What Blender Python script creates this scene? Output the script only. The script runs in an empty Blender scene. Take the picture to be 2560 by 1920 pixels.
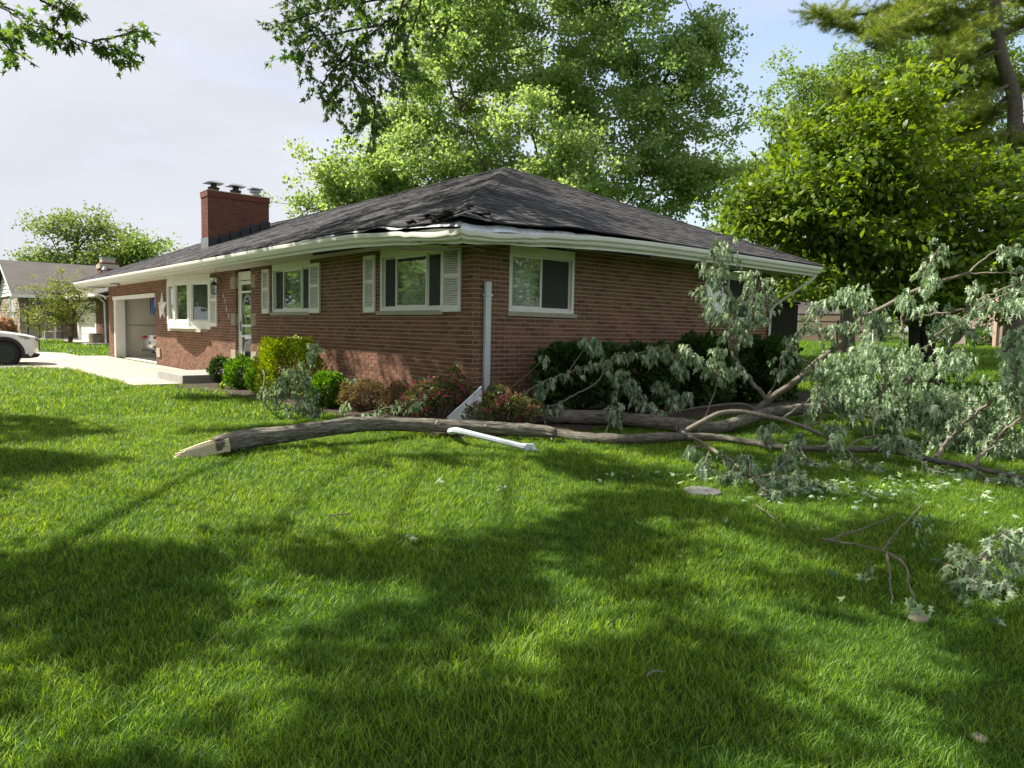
import bpy, math, random
import numpy as np
from mathutils import Vector, Matrix
random.seed(7)
rng = np.random.default_rng(7)
S = bpy.context.scene
COL = S.collection

# ---------------------------------------------------------------- camera
FPX = 1797.18
R = np.array([[0.65581282, -0.07005654, 0.7516659],
              [0.75466206, 0.03463425, -0.65519893],
              [0.01986758, 0.9969416, 0.07558259]])
u_, _, v_ = np.linalg.svd(R); R = u_ @ v_
CAM = np.array([8.2157, -6.3984, 1.4547])
cd = bpy.data.cameras.new("camera"); cam = bpy.data.objects.new("camera", cd); COL.objects.link(cam)
cd.sensor_width = 36; cd.lens = FPX / 2560 * 36; cd.clip_start = .05; cd.clip_end = 900
M4 = Matrix([[*R[0], CAM[0]], [*R[1], CAM[1]], [*R[2], CAM[2]], [0, 0, 0, 1]])
cam.matrix_world = M4
S.camera = cam

# ---------------------------------------------------------------- light
SUNV = np.array([-.75, -.53, 1.0]); SUNV /= np.linalg.norm(SUNV)
EL = math.asin(SUNV[2]); AZ = math.atan2(SUNV[0], SUNV[1])   # azimuth clockwise from +Y
S.view_settings.view_transform = 'Standard'; S.view_settings.look = 'None'
S.view_settings.exposure = 1.20; S.view_settings.gamma = 1
S.view_settings.use_curve_mapping = False
W = bpy.data.worlds.new("World"); S.world = W; W.use_nodes = True
nt = W.node_tree; nt.nodes.clear()
def N(t, k, **kw):
    n = t.nodes.new(k)
    for a, b in kw.items(): setattr(n, a, b)
    return n
out = N(nt, 'ShaderNodeOutputWorld')
sky = N(nt, 'ShaderNodeTexSky'); sky.sky_type = 'NISHITA'; sky.sun_disc = False
sky.sun_elevation = EL; sky.sun_rotation = AZ % (2 * math.pi); sky.air_density = 1.1; sky.dust_density = 1.5
bg1 = N(nt, 'ShaderNodeBackground'); bg1.inputs[1].default_value = .12
bg2 = N(nt, 'ShaderNodeBackground'); bg2.inputs[1].default_value = .44
tc = N(nt, 'ShaderNodeTexCoord')
mp = N(nt, 'ShaderNodeMapping'); mp.inputs['Scale'].default_value = (1.0, 1.0, 3.2)
ns = N(nt, 'ShaderNodeTexNoise'); ns.inputs['Scale'].default_value = 1.6; ns.inputs['Detail'].default_value = 7; ns.inputs['Roughness'].default_value = .5
ns.inputs['Distortion'].default_value = .4
nt.links.new(tc.outputs['Generated'], mp.inputs[0]); nt.links.new(mp.outputs[0], ns.inputs[0])
cr = N(nt, 'ShaderNodeValToRGB'); cr.color_ramp.elements[0].position = .25; cr.color_ramp.elements[0].color = (.67, .70, .79, 1)
cr.color_ramp.elements[1].position = .75; cr.color_ramp.elements[1].color = (.91, .92, .96, 1)
nt.links.new(ns.outputs[0], cr.inputs[0]); nt.links.new(cr.outputs[0], bg2.inputs[0])
# thin cloud sheet, with a clearer band towards +y (north-east)
sep = N(nt, 'ShaderNodeSeparateXYZ'); nt.links.new(tc.outputs['Generated'], sep.inputs[0])
ns2 = N(nt, 'ShaderNodeTexNoise'); ns2.inputs['Scale'].default_value = 3.0; ns2.inputs['Detail'].default_value = 6
nt.links.new(mp.outputs[0], ns2.inputs[0])
ma = N(nt, 'ShaderNodeMath', operation='MULTIPLY_ADD'); nt.links.new(sep.outputs['Y'], ma.inputs[0]); ma.inputs[1].default_value = -1.15; ma.inputs[2].default_value = 1.22
mb = N(nt, 'ShaderNodeMath', operation='ADD'); nt.links.new(ma.outputs[0], mb.inputs[0])
mc = N(nt, 'ShaderNodeMath', operation='MULTIPLY_ADD'); nt.links.new(ns2.outputs[0], mc.inputs[0]); mc.inputs[1].default_value = 1.4; mc.inputs[2].default_value = -.45
nt.links.new(mc.outputs[0], mb.inputs[1])
mr = N(nt, 'ShaderNodeMapRange'); mr.inputs[1].default_value = .3; mr.inputs[2].default_value = 1.05; mr.inputs[3].default_value = .25; mr.inputs[4].default_value = .97
nt.links.new(mb.outputs[0], mr.inputs[0])
mx = N(nt, 'ShaderNodeMixShader'); nt.links.new(mr.outputs[0], mx.inputs[0]); nt.links.new(bg1.outputs[0], mx.inputs[1]); nt.links.new(bg2.outputs[0], mx.inputs[2])
nt.links.new(sky.outputs[0], bg1.inputs[0]); nt.links.new(mx.outputs[0], out.inputs[0])
sl = bpy.data.lights.new("sun", 'SUN'); sl.energy = 4.6; sl.angle = math.radians(.55); sl.color = (1, .94, .83)
so = bpy.data.objects.new("sun", sl); COL.objects.link(so)
so.rotation_euler = Vector(SUNV).to_track_quat('Z', 'Y').to_euler()
so.location = (0, 0, 40)
S.cycles.max_bounces = 7; S.cycles.diffuse_bounces = 3; S.cycles.glossy_bounces = 3
S.cycles.transmission_bounces = 4; S.cycles.transparent_max_bounces = 6
S.cycles.caustics_reflective = False; S.cycles.caustics_refractive = False
S.cycles.use_denoising = True

# ---------------------------------------------------------------- helpers
def P(px, py, depth):
    d = R @ np.array([(px - 1280) / FPX, -(py - 960) / FPX, -1.])
    return CAM + d * depth
def PL(px, py, ax, val):
    d = R @ np.array([(px - 1280) / FPX, -(py - 960) / FPX, -1.])
    return CAM + d * ((val - CAM[ax]) / d[ax])
def ss(a, b, x):
    t = np.clip((x - a) / (b - a), 0, 1); return t * t * (3 - 2 * t)
def gz(x, y):
    x = np.asarray(x, float); y = np.asarray(y, float)
    r = np.hypot(x - CAM[0], y - CAM[1])
    und = .012 * np.sin(x * .9 + 1) * np.cos(y * 1.1) + .008 * np.sin(x * 2.3 + y * 1.7)
    near = ss(-.2, 1.2, np.maximum(x, -y))           # flat bed right at the house
    return .12 * ss(3.0, 8.5, r) + .95 * ss(7, 36, y) + .22 * ss(-24, -36, x) + und * near * ss(0, 3, r)
def G(px, py, h=0.):
    d = R @ np.array([(px - 1280) / FPX, -(py - 960) / FPX, -1.])
    lo, hi = .3, 90.
    for _ in range(50):
        m = (lo + hi) / 2; p = CAM + d * m
        if p[2] > gz(p[0], p[1]) + h: lo = m
        else: hi = m
    return CAM + d * lo
def depth(p): return float(-(R.T @ (np.asarray(p) - CAM))[2])

def mesh_np(name, V, F, rnd=None, smooth=False):
    """V (n,3); F (m,3) or (m,4)"""
    me = bpy.data.meshes.new(name)
    V = np.asarray(V, np.float32); F = np.asarray(F, np.int32); k = F.shape[1]
    me.vertices.add(len(V)); me.vertices.foreach_set('co', V.ravel())
    me.loops.add(F.size); me.loops.foreach_set('vertex_index', F.ravel())
    me.polygons.add(len(F)); me.polygons.foreach_set('loop_start', np.arange(0, F.size, k, dtype=np.int32))
    if rnd is not None:
        a = me.attributes.new('rnd', 'FLOAT', 'POINT'); a.data.foreach_set('value', np.asarray(rnd, np.float32))
    me.update(calc_edges=True); me.validate()
    if smooth: me.shade_smooth()
    return me
def link(name, me, m, parent=None, kind=None, local=False):
    o = bpy.data.objects.new(name, me); COL.objects.link(o)
    if m is not None and not me.materials: me.materials.append(m)
    if parent is not None:
        o.parent = parent
        if not local and parent.parent is None: o.location = -parent.location
    if kind: o['kind'] = kind
    return o
def tag(o, label, cat, group=None):
    o['label'] = label; o['category'] = cat
    if group: o['group'] = group
    return o
def thing(name, label, cat, loc=(0, 0, 0), rz=0, group=None):
    o = bpy.data.objects.new(name, None); COL.objects.link(o)
    o.location = Vector([float(c) for c in loc]); o.rotation_euler = (0, 0, rz); o.empty_display_size = .2
    return tag(o, label, cat, group)

class MB:
    def __init__(s): s.v = []; s.f = []; s.r = []; s.cur = 0.
    def add(s, vs, fs):
        n = len(s.v); s.v += [tuple(map(float, v)) for v in vs]; s.f += [tuple(n + i for i in f) for f in fs]; s.r += [s.cur] * len(vs); return s
    def box(s, x0, x1, y0, y1, z0, z1, T=None):
        vs = [(x, y, z) for x in (x0, x1) for y in (y0, y1) for z in (z0, z1)]
        if T: vs = [T(*v) for v in vs]
        return s.add(vs, [(0, 1, 3, 2), (4, 6, 7, 5), (0, 4, 5, 1), (2, 3, 7, 6), (0, 2, 6, 4), (1, 5, 7, 3)])
    def prism(s, poly, a0, a1, T):
        """poly list of (u,v), extruded a0..a1; T(u,v,a)->xyz"""
        n = len(poly); vs = [T(u, v, a0) for u, v in poly] + [T(u, v, a1) for u, v in poly]
        fs = [tuple(range(n))[::-1], tuple(range(n, 2 * n))] + [(i, (i + 1) % n, n + (i + 1) % n, n + i) for i in range(n)]
        return s.add(vs, fs)
    def tube(s, pts, rad, n=8, cap=True, flat=None, wob=0.):
        pts = [np.asarray(p, float) for p in pts]; m = len(pts)
        if not hasattr(rad, '__len__'): rad = [rad] * m
        vs = []; prev = None
        for i, p in enumerate(pts):
            t = pts[min(i + 1, m - 1)] - pts[max(i - 1, 0)]; t /= np.linalg.norm(t) + 1e-9
            if prev is None:
                a = np.array([0, 0, 1.]) if abs(t[2]) < .9 else np.array([1., 0, 0])
            else: a = prev
            a = a - t * (a @ t); a /= np.linalg.norm(a) + 1e-9; b = np.cross(t, a); prev = a
            for k in range(n):
                th = 2 * math.pi * (k + .5) / n
                rr = rad[i] * (1 + (random.uniform(-wob, wob) if wob else 0))
                ca, sa = math.cos(th), math.sin(th)
                if flat: ca *= flat
                vs.append(p + rr * (ca * a + sa * b))
        fs = [(i * n + k, i * n + (k + 1) % n, (i + 1) * n + (k + 1) % n, (i + 1) * n + k) for i in range(m - 1) for k in range(n)]
        if cap: fs += [tuple(range(n))[::-1], tuple((m - 1) * n + k for k in range(n))]
        return s.add(vs, fs)
    def lathe(s, prof, c, n=20, axis='z'):
        c = np.asarray(c, float); vs = []
        for r, h in prof:
            for k in range(n):
                th = 2 * math.pi * k / n; a, b = r * math.cos(th), r * math.sin(th)
                vs.append(c + {'z': (a, b, h), 'x': (h, a, b), 'y': (a, h, b)}[axis])
        m = len(prof)
        fs = [(i * n + k, i * n + (k + 1) % n, (i + 1) * n + (k + 1) % n, (i + 1) * n + k) for i in range(m - 1) for k in range(n)]
        fs += [tuple(range(n))[::-1], tuple((m - 1) * n + k for k in range(n))]
        return s.add(vs, fs)
    def mesh(s, name, smooth=None):
        me = bpy.data.meshes.new(name); me.from_pydata(s.v, [], s.f)
        a = me.attributes.new('rnd', 'FLOAT', 'POINT'); a.data.foreach_set('value', np.asarray(s.r, np.float32))
        import bmesh
        bm = bmesh.new(); bm.from_mesh(me); bmesh.ops.recalc_face_normals(bm, faces=bm.faces); bm.to_mesh(me); bm.free()
        if smooth is not None:
            me.shade_smooth(); me.set_sharp_from_angle(angle=math.radians(smooth))
        me.update(); return me
    def build(s, name, m, parent=None, kind=None, local=False, smooth=None, bevel=0):
        o = link(name, s.mesh(name, smooth), m, parent, kind, local)
        if bevel:
            b = o.modifiers.new('bevel', 'BEVEL'); b.width = bevel; b.segments = 2; b.limit_method = 'ANGLE'
        return o

# ---------------------------------------------------------------- materials
def newmat(name):
    m = bpy.data.materials.new(name); m.use_nodes = True; t = m.node_tree; t.nodes.clear()
    o = N(t, 'ShaderNodeOutputMaterial'); b = N(t, 'ShaderNodeBsdfPrincipled'); t.links.new(b.outputs[0], o.inputs[0])
    return m, t, b, o
def ramp(t, stops):
    r = N(t, 'ShaderNodeValToRGB'); e = r.color_ramp.elements
    while len(e) < len(stops): e.new(.5)
    for i, (p, c) in enumerate(stops): e[i].position = p; e[i].color = (*c, 1)
    return r
def noise(t, scale, detail=4, rough=.6, vec=None, sc=None):
    n = N(t, 'ShaderNodeTexNoise'); n.inputs['Scale'].default_value = scale; n.inputs['Detail'].default_value = detail; n.inputs['Roughness'].default_value = rough
    g = N(t, 'ShaderNodeNewGeometry')
    if sc:
        m = N(t, 'ShaderNodeMapping'); m.inputs['Scale'].default_value = sc; t.links.new(g.outputs['Position'], m.inputs[0]); t.links.new(m.outputs[0], n.inputs[0])
    else: t.links.new(vec if vec is not None else g.outputs['Position'], n.inputs[0])
    return n
def bump(t, b, h, s=.3, d=.01):
    k = N(t, 'ShaderNodeBump'); k.inputs['Strength'].default_value = s; k.inputs['Distance'].default_value = d
    t.links.new(h, k.inputs['Height']); t.links.new(k.outputs[0], b.inputs['Normal'])
def mat(name, c, rough=.6, var=.15, scale=8, metal=0, bmp=0, bd=.01, bscale=60, sc=None, spec=None, coat=0):
    m, t, b, o = newmat(name)
    n = noise(t, scale, sc=sc)
    lo = tuple(x * (1 - var) for x in c); hi = tuple(min(1, x * (1 + var)) for x in c)
    r = ramp(t, [(.3, lo), (.7, hi)]); t.links.new(n.outputs[0], r.inputs[0]); t.links.new(r.outputs[0], b.inputs['Base Color'])
    b.inputs['Roughness'].default_value = rough; b.inputs['Metallic'].default_value = metal
    if spec is not None: b.inputs['Specular IOR Level'].default_value = spec
    if coat: b.inputs['Coat Weight'].default_value = coat; b.inputs['Coat Roughness'].default_value = .03
    if bmp: n2 = noise(t, bscale, 5); bump(t, b, n2.outputs[0], bmp, bd)
    return m
def piece_mat(name, stops, rough=.85, grain=.25, gscale=90, bmp=.4, bd=.004, spec=.3, stain=None):
    """colour picked per piece: attribute rnd (joined pieces) + object random (single pieces)"""
    m, t, b, o = newmat(name)
    a = N(t, 'ShaderNodeAttribute', attribute_name='rnd'); oi = N(t, 'ShaderNodeObjectInfo')
    ad = N(t, 'ShaderNodeMath', operation='ADD'); t.links.new(a.outputs['Fac'], ad.inputs[0]); t.links.new(oi.outputs['Random'], ad.inputs[1])
    fr = N(t, 'ShaderNodeMath', operation='FRACT'); t.links.new(ad.outputs[0], fr.inputs[0])
    r = ramp(t, stops); t.links.new(fr.outputs[0], r.inputs[0])
    n = noise(t, gscale, 5); mr = N(t, 'ShaderNodeMapRange'); mr.inputs[3].default_value = 1 - grain; mr.inputs[4].default_value = 1 + grain
    t.links.new(n.outputs[0], mr.inputs[0])
    big = noise(t, 1.3, 4); m2 = N(t, 'ShaderNodeMapRange'); m2.inputs[1].default_value = .3; m2.inputs[2].default_value = .7; m2.inputs[3].default_value = .82; m2.inputs[4].default_value = 1.15
    t.links.new(big.outputs[0], m2.inputs[0])
    mu = N(t, 'ShaderNodeMath', operation='MULTIPLY'); t.links.new(mr.outputs[0], mu.inputs[0]); t.links.new(m2.outputs[0], mu.inputs[1])
    mx = N(t, 'ShaderNodeVectorMath', operation='SCALE'); t.links.new(r.outputs[0], mx.inputs[0]); t.links.new(mu.outputs[0], mx.inputs['Scale'])
    t.links.new(mx.outputs[0], b.inputs['Base Color']); b.inputs['Roughness'].default_value = rough; b.inputs['Specular IOR Level'].default_value = spec
    bump(t, b, n.outputs[0], bmp, bd)
    return m
def leaf_mat(name, stops, back=None, trans=.35, rough=.5, tcol=(.30, .5, .05), backmix=1.):
    m, t, b, o = newmat(name)
    a = N(t, 'ShaderNodeAttribute', attribute_name='rnd'); r = ramp(t, stops); t.links.new(a.outputs['Fac'], r.inputs[0])
    col = r.outputs[0]
    if back:
        g = N(t, 'ShaderNodeNewGeometry'); mxc = N(t, 'ShaderNodeMix', data_type='RGBA'); r2 = ramp(t, back); t.links.new(a.outputs['Fac'], r2.inputs[0])
        mm = N(t, 'ShaderNodeMath', operation='MULTIPLY'); t.links.new(g.outputs['Backfacing'], mm.inputs[0]); mm.inputs[1].default_value = backmix
        t.links.new(mm.outputs[0], mxc.inputs[0]); t.links.new(col, mxc.inputs[6]); t.links.new(r2.outputs[0], mxc.inputs[7]); col = mxc.outputs[2]
    t.links.new(col, b.inputs['Base Color']); b.inputs['Roughness'].default_value = rough; b.inputs['Specular IOR Level'].default_value = .35
    tr = N(t, 'ShaderNodeBsdfTranslucent')
    vm = N(t, 'ShaderNodeVectorMath', operation='MULTIPLY'); t.links.new(col, vm.inputs[0]); vm.inputs[1].default_value = tcol
    t.links.new(vm.outputs[0], tr.inputs[0])
    ms = N(t, 'ShaderNodeMixShader'); ms.inputs[0].default_value = trans; t.links.new(b.outputs[0], ms.inputs[1]); t.links.new(tr.outputs[0], ms.inputs[2]); t.links.new(ms.outputs[0], o.inputs[0])
    return m
def glass_mat(name, tint=(.02, .025, .025), rough=.02, alpha=.35):
    m, t, b, o = newmat(name)
    gl = N(t, 'ShaderNodeBsdfGlossy'); gl.inputs['Roughness'].default_value = rough; gl.inputs[0].default_value = (.9, .95, .95, 1)
    tp = N(t, 'ShaderNodeBsdfTransparent'); tp.inputs[0].default_value = (.93, .96, .94, 1)
    fr = N(t, 'ShaderNodeLayerWeight'); fr.inputs[0].default_value = .5; pw = N(t, 'ShaderNodeMath', operation='POWER'); t.links.new(fr.outputs['Facing'], pw.inputs[0]); pw.inputs[1].default_value = 2.6
    ad = N(t, 'ShaderNodeMath', operation='MULTIPLY_ADD'); t.links.new(pw.outputs[0], ad.inputs[0]); ad.inputs[1].default_value = .62; ad.inputs[2].default_value = .07; ad.use_clamp = True
    n = noise(t, 1.5, 2); bp = N(t, 'ShaderNodeBump'); bp.inputs['Strength'].default_value = .05; bp.inputs['Distance'].default_value = .02; t.links.new(n.outputs[0], bp.inputs['Height']); t.links.new(bp.outputs[0], gl.inputs['Normal'])
    ms = N(t, 'ShaderNodeMixShader'); t.links.new(ad.outputs[0], ms.inputs[0]); t.links.new(tp.outputs[0], ms.inputs[1]); t.links.new(gl.outputs[0], ms.inputs[2]); t.links.new(ms.outputs[0], o.inputs[0])
    return m

m_brick = piece_mat('brick', [(0, (.130, .064, .041)), (.35, (.195, .095, .059)), (.7, (.250, .124, .078)), (1, (.170, .074, .052))], gscale=120)
m_brick2 = piece_mat('brick chimney', [(0, (.13, .045, .03)), (.5, (.19, .068, .045)), (1, (.15, .05, .035))])
m_mortar = mat('mortar', (.46, .375, .28), .95, .2, 25, bmp=.3)
m_found = mat('foundation concrete', (.28, .25, .20), .9, .25, 6, bmp=.4)
m_conc = mat('driveway concrete', (.41, .365, .30), .85, .18, 1.2, bmp=.15, bd=.004, bscale=140)
m_conc2 = mat('porch concrete', (.33, .32, .30), .85, .15, 5, bmp=.2)
m_shingle = piece_mat('shingle', [(0, (.036, .036, .044)), (.4, (.062, .060, .066)), (.75, (.092, .084, .084)), (1, (.048, .048, .056))], .9, .45, 160, .6, .004, .25)
m_nshingle = piece_mat('neighbour shingle', [(0, (.055, .048, .045)), (1, (.10, .088, .082))], .9, .3, 60)
m_white = mat('white painted metal', (.80, .79, .74), .4, .06, 3)
m_white2 = mat('white vinyl', (.82, .81, .77), .45, .05, 4)
m_soffit = mat('soffit', (.58, .57, .50), .6, .05, 2)
m_alum = mat('aluminium downspout', (.66, .71, .76), .35, .08, 5, metal=.15)
m_sill = mat('limestone sill', (.40, .37, .29), .85, .15, 12, bmp=.3)
m_stone = mat('limestone block', (.34, .29, .21), .85, .3, 9, bmp=.5)
m_black = mat('black plastic', (.016, .016, .018), .45, .2, 20)
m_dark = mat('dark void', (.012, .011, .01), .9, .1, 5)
m_room = mat('room wall', (.10, .095, .085), .9, .1, 3)
m_garage = mat('garage wall board', (.78, .74, .64), .8, .06, 2)
m_blind = mat('blind', (.72, .76, .72), .6, .05, 8)
m_screen = mat('insect screen', (.055, .06, .06), .8, .15, 40)
m_glass = glass_mat('window glass')
m_curt = mat('curtain', (.22, .24, .22), .8, .35, 5, sc=(8, 8, .3))
m_flash = mat('black flashing', (.018, .020, .026), .45, .2, 6)
m_lead = mat('grey flashing', (.22, .23, .25), .5, .2, 6, metal=.4)
m_galv = mat('galvanised metal', (.33, .35, .37), .4, .2, 8, metal=.6)
m_rust = mat('clay flue', (.22, .12, .07), .8, .3, 12)
m_wood = mat('broken board', (.32, .25, .19), .8, .4, 12, sc=(3, 3, 30))
m_car = mat('white car paint', (.80, .79, .76), .18, .02, 2, coat=1)
m_tyre = mat('tyre', (.015, .015, .016), .75, .2, 30)
m_rim = mat('black rim', (.045, .045, .048), .18, .1, 10, metal=.4)
m_chrome = mat('bright metal', (.6, .6, .62), .2, .05, 10, metal=1)
m_red = mat('tail lamp', (.30, .02, .015), .2, .1, 10)
m_blue = mat('blue fabric', (.015, .10, .34), .7, .2, 6)
m_mulch = mat('mulch', (.045, .028, .018), .95, .5, 30, bmp=.8, bd=.02, bscale=50)
def bark(name, c1, c2, sc=6, d=.02):
    m, t, b, o = newmat(name)
    tcn = N(t, 'ShaderNodeAttribute', attribute_name='uvb')
    n = N(t, 'ShaderNodeTexNoise'); n.inputs['Scale'].default_value = sc; n.inputs['Detail'].default_value = 6; n.inputs['Roughness'].default_value = .65; n.inputs['Distortion'].default_value = .6
    t.links.new(tcn.outputs['Vector'], n.inputs[0])
    r = ramp(t, [(.38, c1), (.60, c2)]); t.links.new(n.outputs[0], r.inputs[0])
    big = noise(t, 3, 4); mr = N(t, 'ShaderNodeMapRange'); mr.inputs[3].default_value = .7; mr.inputs[4].default_value = 1.3; t.links.new(big.outputs[0], mr.inputs[0])
    vm = N(t, 'ShaderNodeVectorMath', operation='SCALE'); t.links.new(r.outputs[0], vm.inputs[0]); t.links.new(mr.outputs[0], vm.inputs['Scale'])
    t.links.new(vm.outputs[0], b.inputs['Base Color']); b.inputs['Roughness'].default_value = .9; b.inputs['Specular IOR Level'].default_value = .2
    bump(t, b, n.outputs[0], .9, d); return m
m_bark = bark('maple bark', (.045, .039, .030), (.42, .385, .315), 7, .05)
m_bark_s = mat('young bark', (.17, .145, .11), .8, .35, 30, bmp=.4)
m_bark_d = mat('dark bark', (.035, .028, .022), .9, .4, 14, bmp=.6, bd=.03, bscale=20)
m_bark_t = mat('tree bark', (.11, .09, .07), .9, .4, 10, bmp=.6, bd=.03, bscale=18)
m_split = mat('split heartwood', (.56, .48, .34), .8, .3, 14, sc=(6, 6, 20), bmp=.5, bscale=40)
# ---------------------------------------------------------------- leaf scattering
def tpl(kind):
    if kind == 'quad':
        v = [(0, 0, 0), (.42, .45, .08), (0, 1, 0), (-.42, .45, .08)]; f = [(0, 1, 2), (0, 2, 3)]
    elif kind == 'oval':
        v = [(0, 0, 0), (.2, .3, .05), (.24, .62, .05), (0, 1, -.05), (-.24, .62, .05), (-.2, .3, .05)]; f = [(0, 1, 5), (1, 2, 5), (2, 4, 5), (2, 3, 4)]
    elif kind == 'needle':
        v = []; f = []
        for i in range(7):
            a = (i - 3) * .33; z = random.uniform(-.25, .25); n = len(v)
            v += [(-.02 * math.cos(a), 0, 0), (.02 * math.cos(a), 0, 0), (math.sin(a) * .9, math.cos(a) * .95, z)]; f.append((n, n + 1, n + 2))
    elif kind == 'maple':   # silver maple: deep narrow lobes
        o = [(0, 0), (.13, .12), (.42, .08), (.20, .30), (.55, .52), (.17, .50), (0, 1.05), (-.17, .50), (-.55, .52), (-.20, .30), (-.42, .08), (-.13, .12)]
        v = [(0, .28, .06)] + [(x, y, -.28 * abs(x) - .05 * y) for x, y in o]; n = len(o)
        f = [(0, 1 + i, 1 + (i + 1) % n) for i in range(n)]
    return np.array(v, float), np.array(f, int)
def rots(n, axis, nrm):
    """frames: y = axis, z ~ nrm"""
    a = axis / (np.linalg.norm(axis, axis=1, keepdims=True) + 1e-9)
    z = nrm - a * (nrm * a).sum(1, keepdims=True); z /= np.linalg.norm(z, axis=1, keepdims=True) + 1e-9
    x = np.cross(a, z)
    return np.stack([x, a, z], axis=2)   # columns
def leaves(name, m, pts, axis, nrm, size, kind, parent=None, rnd=None, local=False, widen=1.):
    v, f = tpl(kind); v = v * np.array([widen, 1, 1]); n = len(pts); k = len(v)
    Rm = rots(n, axis, nrm); size = np.broadcast_to(size, (n,))
    V = np.einsum('nij,kj->nki', Rm, v) * size[:, None, None] + pts[:, None, :]
    F = (f[None] + (np.arange(n) * k)[:, None, None]).reshape(-1, 3)
    if rnd is None: rnd = rng.random(n)
    me = mesh_np(name, V.reshape(-1, 3), F, np.repeat(rnd, k))
    o = link(name, me, m, parent, 'stuff', local); return o
def unit(n):
    a = rng.normal(size=(n, 3)); return a / np.linalg.norm(a, axis=1, keepdims=True)
def catmull(pts, k=6):
    pts = [np.asarray(p, float) for p in pts]
    if len(pts) < 3: return [pts[0] + (pts[1] - pts[0]) * i / k for i in range(k + 1)]
    q = [2 * pts[0] - pts[1]] + pts + [2 * pts[-1] - pts[-2]]; o = []
    for i in range(1, len(q) - 2):
        p0, p1, p2, p3 = q[i - 1:i + 3]
        for j in range(k):
            t = j / k
            o.append(.5 * ((2 * p1) + (-p0 + p2) * t + (2 * p0 - 5 * p1 + 4 * p2 - p3) * t * t + (-p0 + 3 * p1 - 3 * p2 + p3) * t ** 3))
    o.append(pts[-1]); return o
def lerp_r(n, r0, r1, pw=1.): return [r0 + (r1 - r0) * (i / (n - 1)) ** pw for i in range(n)]
def barktube(name, pts, rad, m, parent, n=20, rough=.06, seed=0):
    """big log with furrowed geometry and bark coordinates"""
    r_ = np.random.default_rng(seed); pts = [np.asarray(p, float) for p in pts]; L = len(pts); V = []; UV = []; s = 0.; prev = None
    fur = [(r_.uniform(0, 6.28), r_.integers(5, 13), r_.uniform(-3, 3)) for _ in range(6)]
    for i, p in enumerate(pts):
        t = pts[min(i + 1, L - 1)] - pts[max(i - 1, 0)]; t /= np.linalg.norm(t)
        a = np.array([0, 0, 1.]) if prev is None else prev
        a = a - t * (a @ t); a /= np.linalg.norm(a); b = np.cross(t, a); prev = a
        if i: s += np.linalg.norm(p - pts[i - 1])
        for k in range(n):
            th = 2 * math.pi * k / n
            d = sum(math.sin(q[1] * th + q[0] + q[2] * s * 2) for q in fur) / 6
            rr = rad[i] * (1 + rough * d * 1.6 + r_.uniform(-rough, rough) * .5)
            V.append(p + rr * (math.cos(th) * a + math.sin(th) * b)); UV.append((math.cos(th) * 1.6, math.sin(th) * 1.6, s * 1.1))
    F = [(i * n + k, i * n + (k + 1) % n, (i + 1) * n + (k + 1) % n, (i + 1) * n + k) for i in range(L - 1) for k in range(n)]
    V.append(pts[0]); V.append(pts[-1]); UV += [(0, 0, 0), (0, 0, s)]; q_ = L * n
    F += [(q_, (k + 1) % n, k, k) for k in range(n)] + [(q_ + 1, (L - 1) * n + k, (L - 1) * n + (k + 1) % n, (L - 1) * n + (k + 1) % n) for k in range(n)]
    me = bpy.data.meshes.new(name); me.from_pydata([tuple(v) for v in V], [], [tuple(dict.fromkeys(f)) for f in F]); me.shade_smooth()
    at = me.attributes.new('uvb', 'FLOAT_VECTOR', 'POINT'); at.data.foreach_set('vector', np.asarray(UV, np.float32).ravel())
    return link(name, me, m, parent)

# ================================================================ GROUND
def grid_ground():
    xs = np.unique(np.concatenate([np.linspace(-260, -50, 22), np.linspace(-50, 20, 141), np.linspace(20, 260, 25)]))
    ys = np.unique(np.concatenate([np.linspace(-260, -25, 24), np.linspace(-25, 45, 141), np.linspace(45, 300, 27)]))
    X, Y = np.meshgrid(xs, ys, indexing='ij'); Z = gz(X, Y)
    V = np.stack([X, Y, Z], -1).reshape(-1, 3); ny = len(ys); i, j = np.meshgrid(np.arange(len(xs) - 1), np.arange(ny - 1), indexing='ij')
    a = (i * ny + j).ravel(); F = np.stack([a, a + ny, a + ny + 1, a + 1], 1)
    return mesh_np('lawn', V, F, None, True)
mg, t, b, o_ = newmat('lawn soil and turf')
n1 = noise(t, 1.1, 5); n2 = noise(t, 60, 4)
r = ramp(t, [(.3, (.030, .075, .008)), (.7, (.055, .115, .012))]); t.links.new(n1.outputs[0], r.inputs[0])
m_ = N(t, 'ShaderNodeMapRange'); m_.inputs[3].default_value = .45; m_.inputs[4].default_value = 1.4; t.links.new(n2.outputs[0], m_.inputs[0])
vm = N(t, 'ShaderNodeVectorMath', operation='SCALE'); t.links.new(r.outputs[0], vm.inputs[0]); t.links.new(m_.outputs[0], vm.inputs['Scale'])
t.links.new(vm.outputs[0], b.inputs['Base Color']); b.inputs['Roughness'].default_value = .9; b.inputs['Specular IOR Level'].default_value = .1
bump(t, b, n2.outputs[0], .8, .03)
lawn = link('lawn', grid_ground(), mg, kind='structure')

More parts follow.
